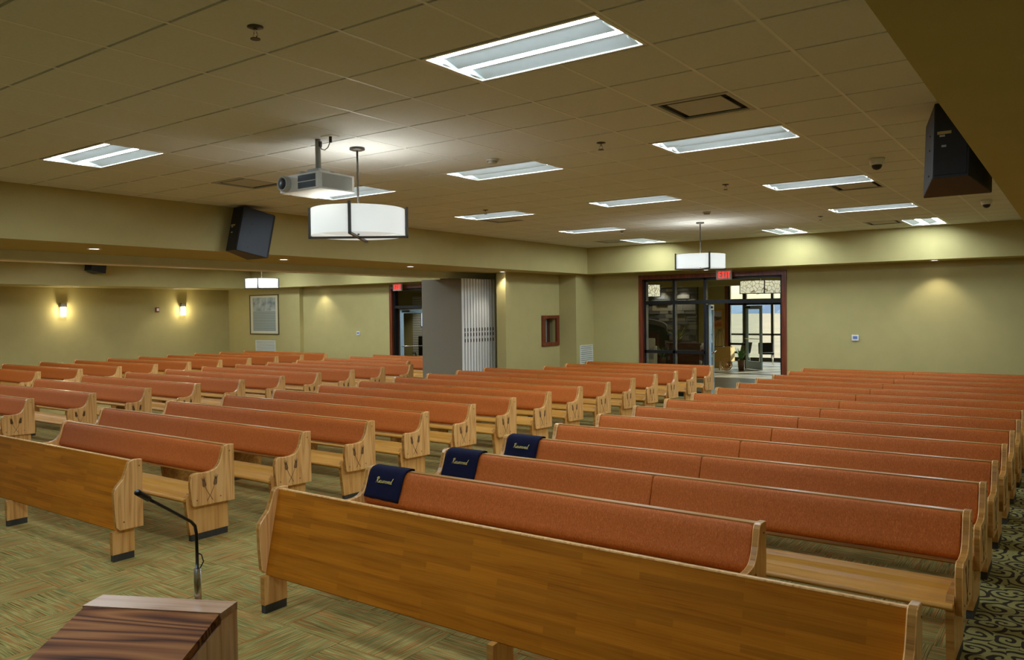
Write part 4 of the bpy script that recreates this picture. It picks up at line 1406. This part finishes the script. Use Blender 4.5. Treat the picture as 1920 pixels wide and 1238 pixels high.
ac = thing('armchair', 'white upholstered armchair seen through the lobby window', 'chair', (-11.7, 23.6, 0), math.radians(25))
bevel(MB().box(-.38, .38, -.36, .36, .22, .45).build('seat', 'white_fabric', ac), .03)
bevel(MB().prism([(.24, .3), (.40, .3), (.46, 1.08), (.34, 1.1)], -.38, .38, 'x').build('backrest', 'white_fabric', ac), .03)
for s in (-1, 1):
    bevel(MB().prism([(-.36, .25), (.36, .25), (.40, .85), (.1, .68), (-.34, .62)], s * .38 - .06, s * .38 + .06, 'x').build('arm', 'white_fabric', ac), .02)
    for y in (-.3, .3):
        MB().cyl((s * .32, y, 0), .02, 0, .23, 8, None, .028).build('leg', 'dark_table', ac)

ca = thing('planter_cart', 'yellow wooden planter cart with spoked wheels in the lobby', 'cart', (-9.78, 25.55, 0))
MB().box(-.40, .36, -.2, .2, .30, .34).box(-.40, .36, -.2, -.17, .34, .78).box(-.40, .36, .17, .2, .34, .78).box(-.40, -.37, -.17, .17, .34, .78).box(.33, .36, -.17, .17, .34, .78).build('box', 'yellow_cart', ca)
MB().box(-.9, -.4, -.02, .02, .30, .34).build('shaft', 'cart_wood', ca)
for (x, y) in ((.24, -.25), (.02, .25)):
    wh = MB()
    R0 = .19
    pts = [(R0 * math.cos(2 * PI * k / 24), 0, R0 * math.sin(2 * PI * k / 24)) for k in range(25)]
    wh.tube(pts, .016, 6)
    w_ = wh.build('wheel', 'cart_wood', ca, (x, y, .206))
    for k in range(10):
        a = 2 * PI * k / 10
        MB().tube([(0, 0, 0), (R0 * math.cos(a), 0, R0 * math.sin(a))], .008, 5).build('spoke', 'cart_wood', w_)
    MB().cyl((0, 0, 0), .035, -.03, .03, 10, None, axis='y').build('hub', 'cart_wood', w_)
for x in (-.34, -.1):
    MB().box(x, x + .04, -.02, .02, 0, .30).build('prop', 'cart_wood', ca)
ob = thing('iron_trellis', 'black wrought iron obelisk trellis standing on the yellow cart', 'trellis', (-9.85, 25.55, .78))
for (sx, sy) in ((-1, -1), (1, -1), (1, 1), (-1, 1)):
    MB().tube([(sx * .12, sy * .12, 0), (sx * .1, sy * .1, .35), (sx * .02, sy * .02, .58)], .007, 6).build('upright', 'black_metal', ob)
for k in range(2):
    s = (-1, 1)[k]
    MB().tube([(0, 0, .55), (s * .07, 0, .62), (s * .1, 0, .57), (s * .07, 0, .53)], .006, 6).build('scroll', 'black_metal', ob)
MB().box(-.16, .16, -.16, .16, 0, .012).build('base', 'black_metal', ob)

pf = thing('framed_painting', 'gold-framed landscape painting on the lobby wall', 'picture', (-10.25, LY, 1.70))
for (x0, x1, z0, z1) in ((-.22, .22, .27, .34), (-.22, .22, -.34, -.27), (-.22, -.15, -.27, .27), (.15, .22, -.27, .27)):
    MB().box(x0, x1, -.04, -.001, z0, z1).build('frame', 'gold_frame', pf)
MB().box(-.15, .15, -.02, -.002, -.27, .27).build('canvas', 'painting_print', pf)
pendant(-7.3, 22.0, 'branch-patterned drum pendant hanging in the lobby', .5, 'shade_branches', .56, 3.25, 2.46, .34, 60)
pendant(-10.5, 21.2, 'branch-patterned drum pendant before the stone fireplace', .5, 'shade_branches', .5, 3.25, 2.42, .34, 60)
for (x, y) in ((-12.2, 25.95), (-11.4, 25.95)):
    downlight(x, y, 'round downlight in the lobby soffit, ' + {-12.2: 'above the fireplace opening', -11.4: 'above the fireplace edge'}[x], 2.82)
# cafe-like chairs and a sofa glimpsed by the outer glass
for (x, y, rz, lab) in ((-9.2, 28.3, .4, 'black bucket chair by the outer entry glass'), (-10.2, 28.6, -.5, 'black bucket chair beside the vestibule wall')):
    c = thing('bucket_chair', lab, 'chair', (x, y, 0), rz)
    bevel(MB().prism([(-.25, .4), (.2, .4), (.3, .8), (.24, .8), (.14, .47), (-.25, .46)], -.25, .25, 'x').build('shell', 'black_fabric', c), .02)
    for sx in (-.2, .2):
        for sy in (-.2, .17):
            MB().tube([(sx, sy, .4), (sx * 1.2, sy * 1.2, 0.01)], .01, 6).build('leg', 'chrome', c)

# ------------------------------------------------------------------ doorway beyond the partition, with a corridor behind it
d3 = struct(link('door_3', None))
frame_box(d3, 'trim_board', E0, E0 + .1, FY - .03, FY + .27, 0, DH, 'cherry_trim')
frame_box(d3, 'trim_board', E1 - .1, E1, FY - .03, FY + .27, 0, DH, 'cherry_trim')
frame_box(d3, 'trim_board', E0 + .1, E1 - .1, FY - .03, FY + .27, DH - .1, DH, 'cherry_trim')
for x in (E0 + .13, -14.73):
    frame_box(d3, 'mullion', x - .03, x + .03, FY + .06, FY + .18, 0, DH - .1, 'dark_alu')
frame_box(d3, 'transom_rail', E0 + .1, E1 - .1, FY + .05, FY + .19, 2.165, 2.25, 'dark_alu')
frame_box(d3, 'head_rail', E0 + .1, E1 - .1, FY + .06, FY + .18, DH - .15, DH - .1, 'dark_alu')
frame_box(d3, 'pane', E0 + .16, E1 - .3, FY + .117, FY + .123, 2.25, DH - .15, 'glass')
door_leaf(E0 + .2, FY + .22, math.radians(42), .93, 'aluminium glass door standing open in the doorway beyond the folded partition')
wall('wall_corridor', [(-24, LX0 - .2, 20.6, 20.8, 0, 3.3), (-24, -23.8, FY + .25, 20.6, 0, 3.3)], 'lobby_wall')
wall('floor_corridor', [(-24, LX0 - 5.5, FY, 21, -.2, -.001)], 'lobby_floor')
wall('ceiling_corridor', [(-24, LX0 - .2, FY + .25, 20.8, 3.0, 3.3)], 'lobby_wall')
sw = struct(MB().box(-19.05, -17.0, 20.5, 20.6, 0, 2.6).build('wall_slatted', 'white_slats'))
tv = thing('wall_television', 'flat wall screen showing pale blue in the corridor', 'television', (-18.15, 20.5, 1.85))
MB().box(-.45, .45, -.08, -.001, -.32, .32).build('case', 'black_metal', tv)
MB().box(-.42, .42, -.084, -.079, -.29, .29).build('screen', 'screen_blue', tv)
oc = thing('office_chair', 'black office chair in the corridor beyond the doorway', 'chair', (-17.75, 19.6, 0), .4)
bevel(MB().box(-.24, .24, .17, .24, .6, 1.25).build('backrest', 'black_fabric', oc), .02)
bevel(MB().box(-.26, .26, -.28, .22, .44, .53).build('seat', 'black_fabric', oc), .02)
MB().cyl((0, 0, 0), .03, .08, .45, 10).build('post', 'black_metal', oc)
for s in (-1, 1):
    MB().tube([(s * .27, .1, .46), (s * .3, .05, .7), (s * .3, -.2, .7)], .02, 6).build('arm', 'black_metal', oc)
for k in range(5):
    a = 2 * PI * k / 5
    MB().tube([(0, 0, .1), (.28 * math.cos(a), .28 * math.sin(a), .05)], .02, 6).build('leg', 'black_metal', oc)
for (x, y) in ((-18.3, 19.6),):
    downlight(x, y, 'round downlight in the corridor ceiling beyond the doorway', 3.0, 60)

# ------------------------------------------------------------------ lectern and microphone
ang = math.atan2(.194, .391)
TLp = Vector((-2.405, 1.204, 0))
lc = thing('lectern', 'oak lectern with dark slanted top', 'lectern', tuple(TLp), ang)
LW, ZT = .4365, 1.20
# local: x along the far edge, -y towards the speaker
dep, drop = .46, .27
zs = ZT - .004
zl = ZT - dep * drop
MB().box(.0, LW, -.09, 0, ZT - .022, ZT).build('ledge', 'lectern_ledge', lc)
MB().prism([(-.0905, ZT - .004), (-.0905 - dep, zl - .004), (-.0905 - dep, zl - .03), (-.0905, ZT - .03)], .006, LW - .006, 'x').build('reading_top', 'lectern_top', lc)
side = [(0, .08), (0, ZT - .023), (-.089, ZT - .023), (-.0905, ZT - .031), (-.09 - dep, zl - .031), (-.09 - dep + .06, zl - .16), (-.42, .08)]
MB().prism(side, LW - .022, LW - .001, 'x').build('side_panel', 'lectern_side', lc)
MB().prism(side, .001, .022, 'x').build('side_panel', 'lectern_side', lc)
MB().box(.022, LW - .022, -.021, -.001, .08, ZT - .024).build('front_panel', 'lectern_side', lc)
MB().box(.022, LW - .022, -.40, -.022, .62, .64).build('shelf', 'lectern_top', lc)
MB().box(-.03, LW + .03, -.46, .03, 0.004, .08).build('base', 'lectern_side', lc)
mi = thing('gooseneck_microphone', 'black gooseneck microphone on a chrome holder behind the lectern', 'microphone', (-2.137 - .012, 1.337 + .02, ZT - .06), ang)
MB().cyl((0, 0, 0), .0105, -.03, .145, 14).build('holder', 'chrome', mi)
MB().box(-.012, .012, -.03, .012, -.028, -.012).build('clamp', 'chrome', mi)
gp = [(0, 0, .14), (0, 0, .20), (0, -.001, .25), (0, -.008, .275), (0, -.028, .293), (0, -.10, .335), (0, -.20, .392), (0, -.236, .412)]
MB().tube(gp, .0048, 8).build('gooseneck', 'black_metal', mi)
MB().tube([(0, -.228, .408), (0, -.244, .418), (0, -.268, .432), (0, -.276, .437)], .0085, 10).build('capsule', 'black_metal', mi)
MB().tube([(.006, 0, .14), (.018, .004, .165), (.012, .004, .185), (.003, .002, .19)], .0018, 6).build('cable', 'black_metal', mi)
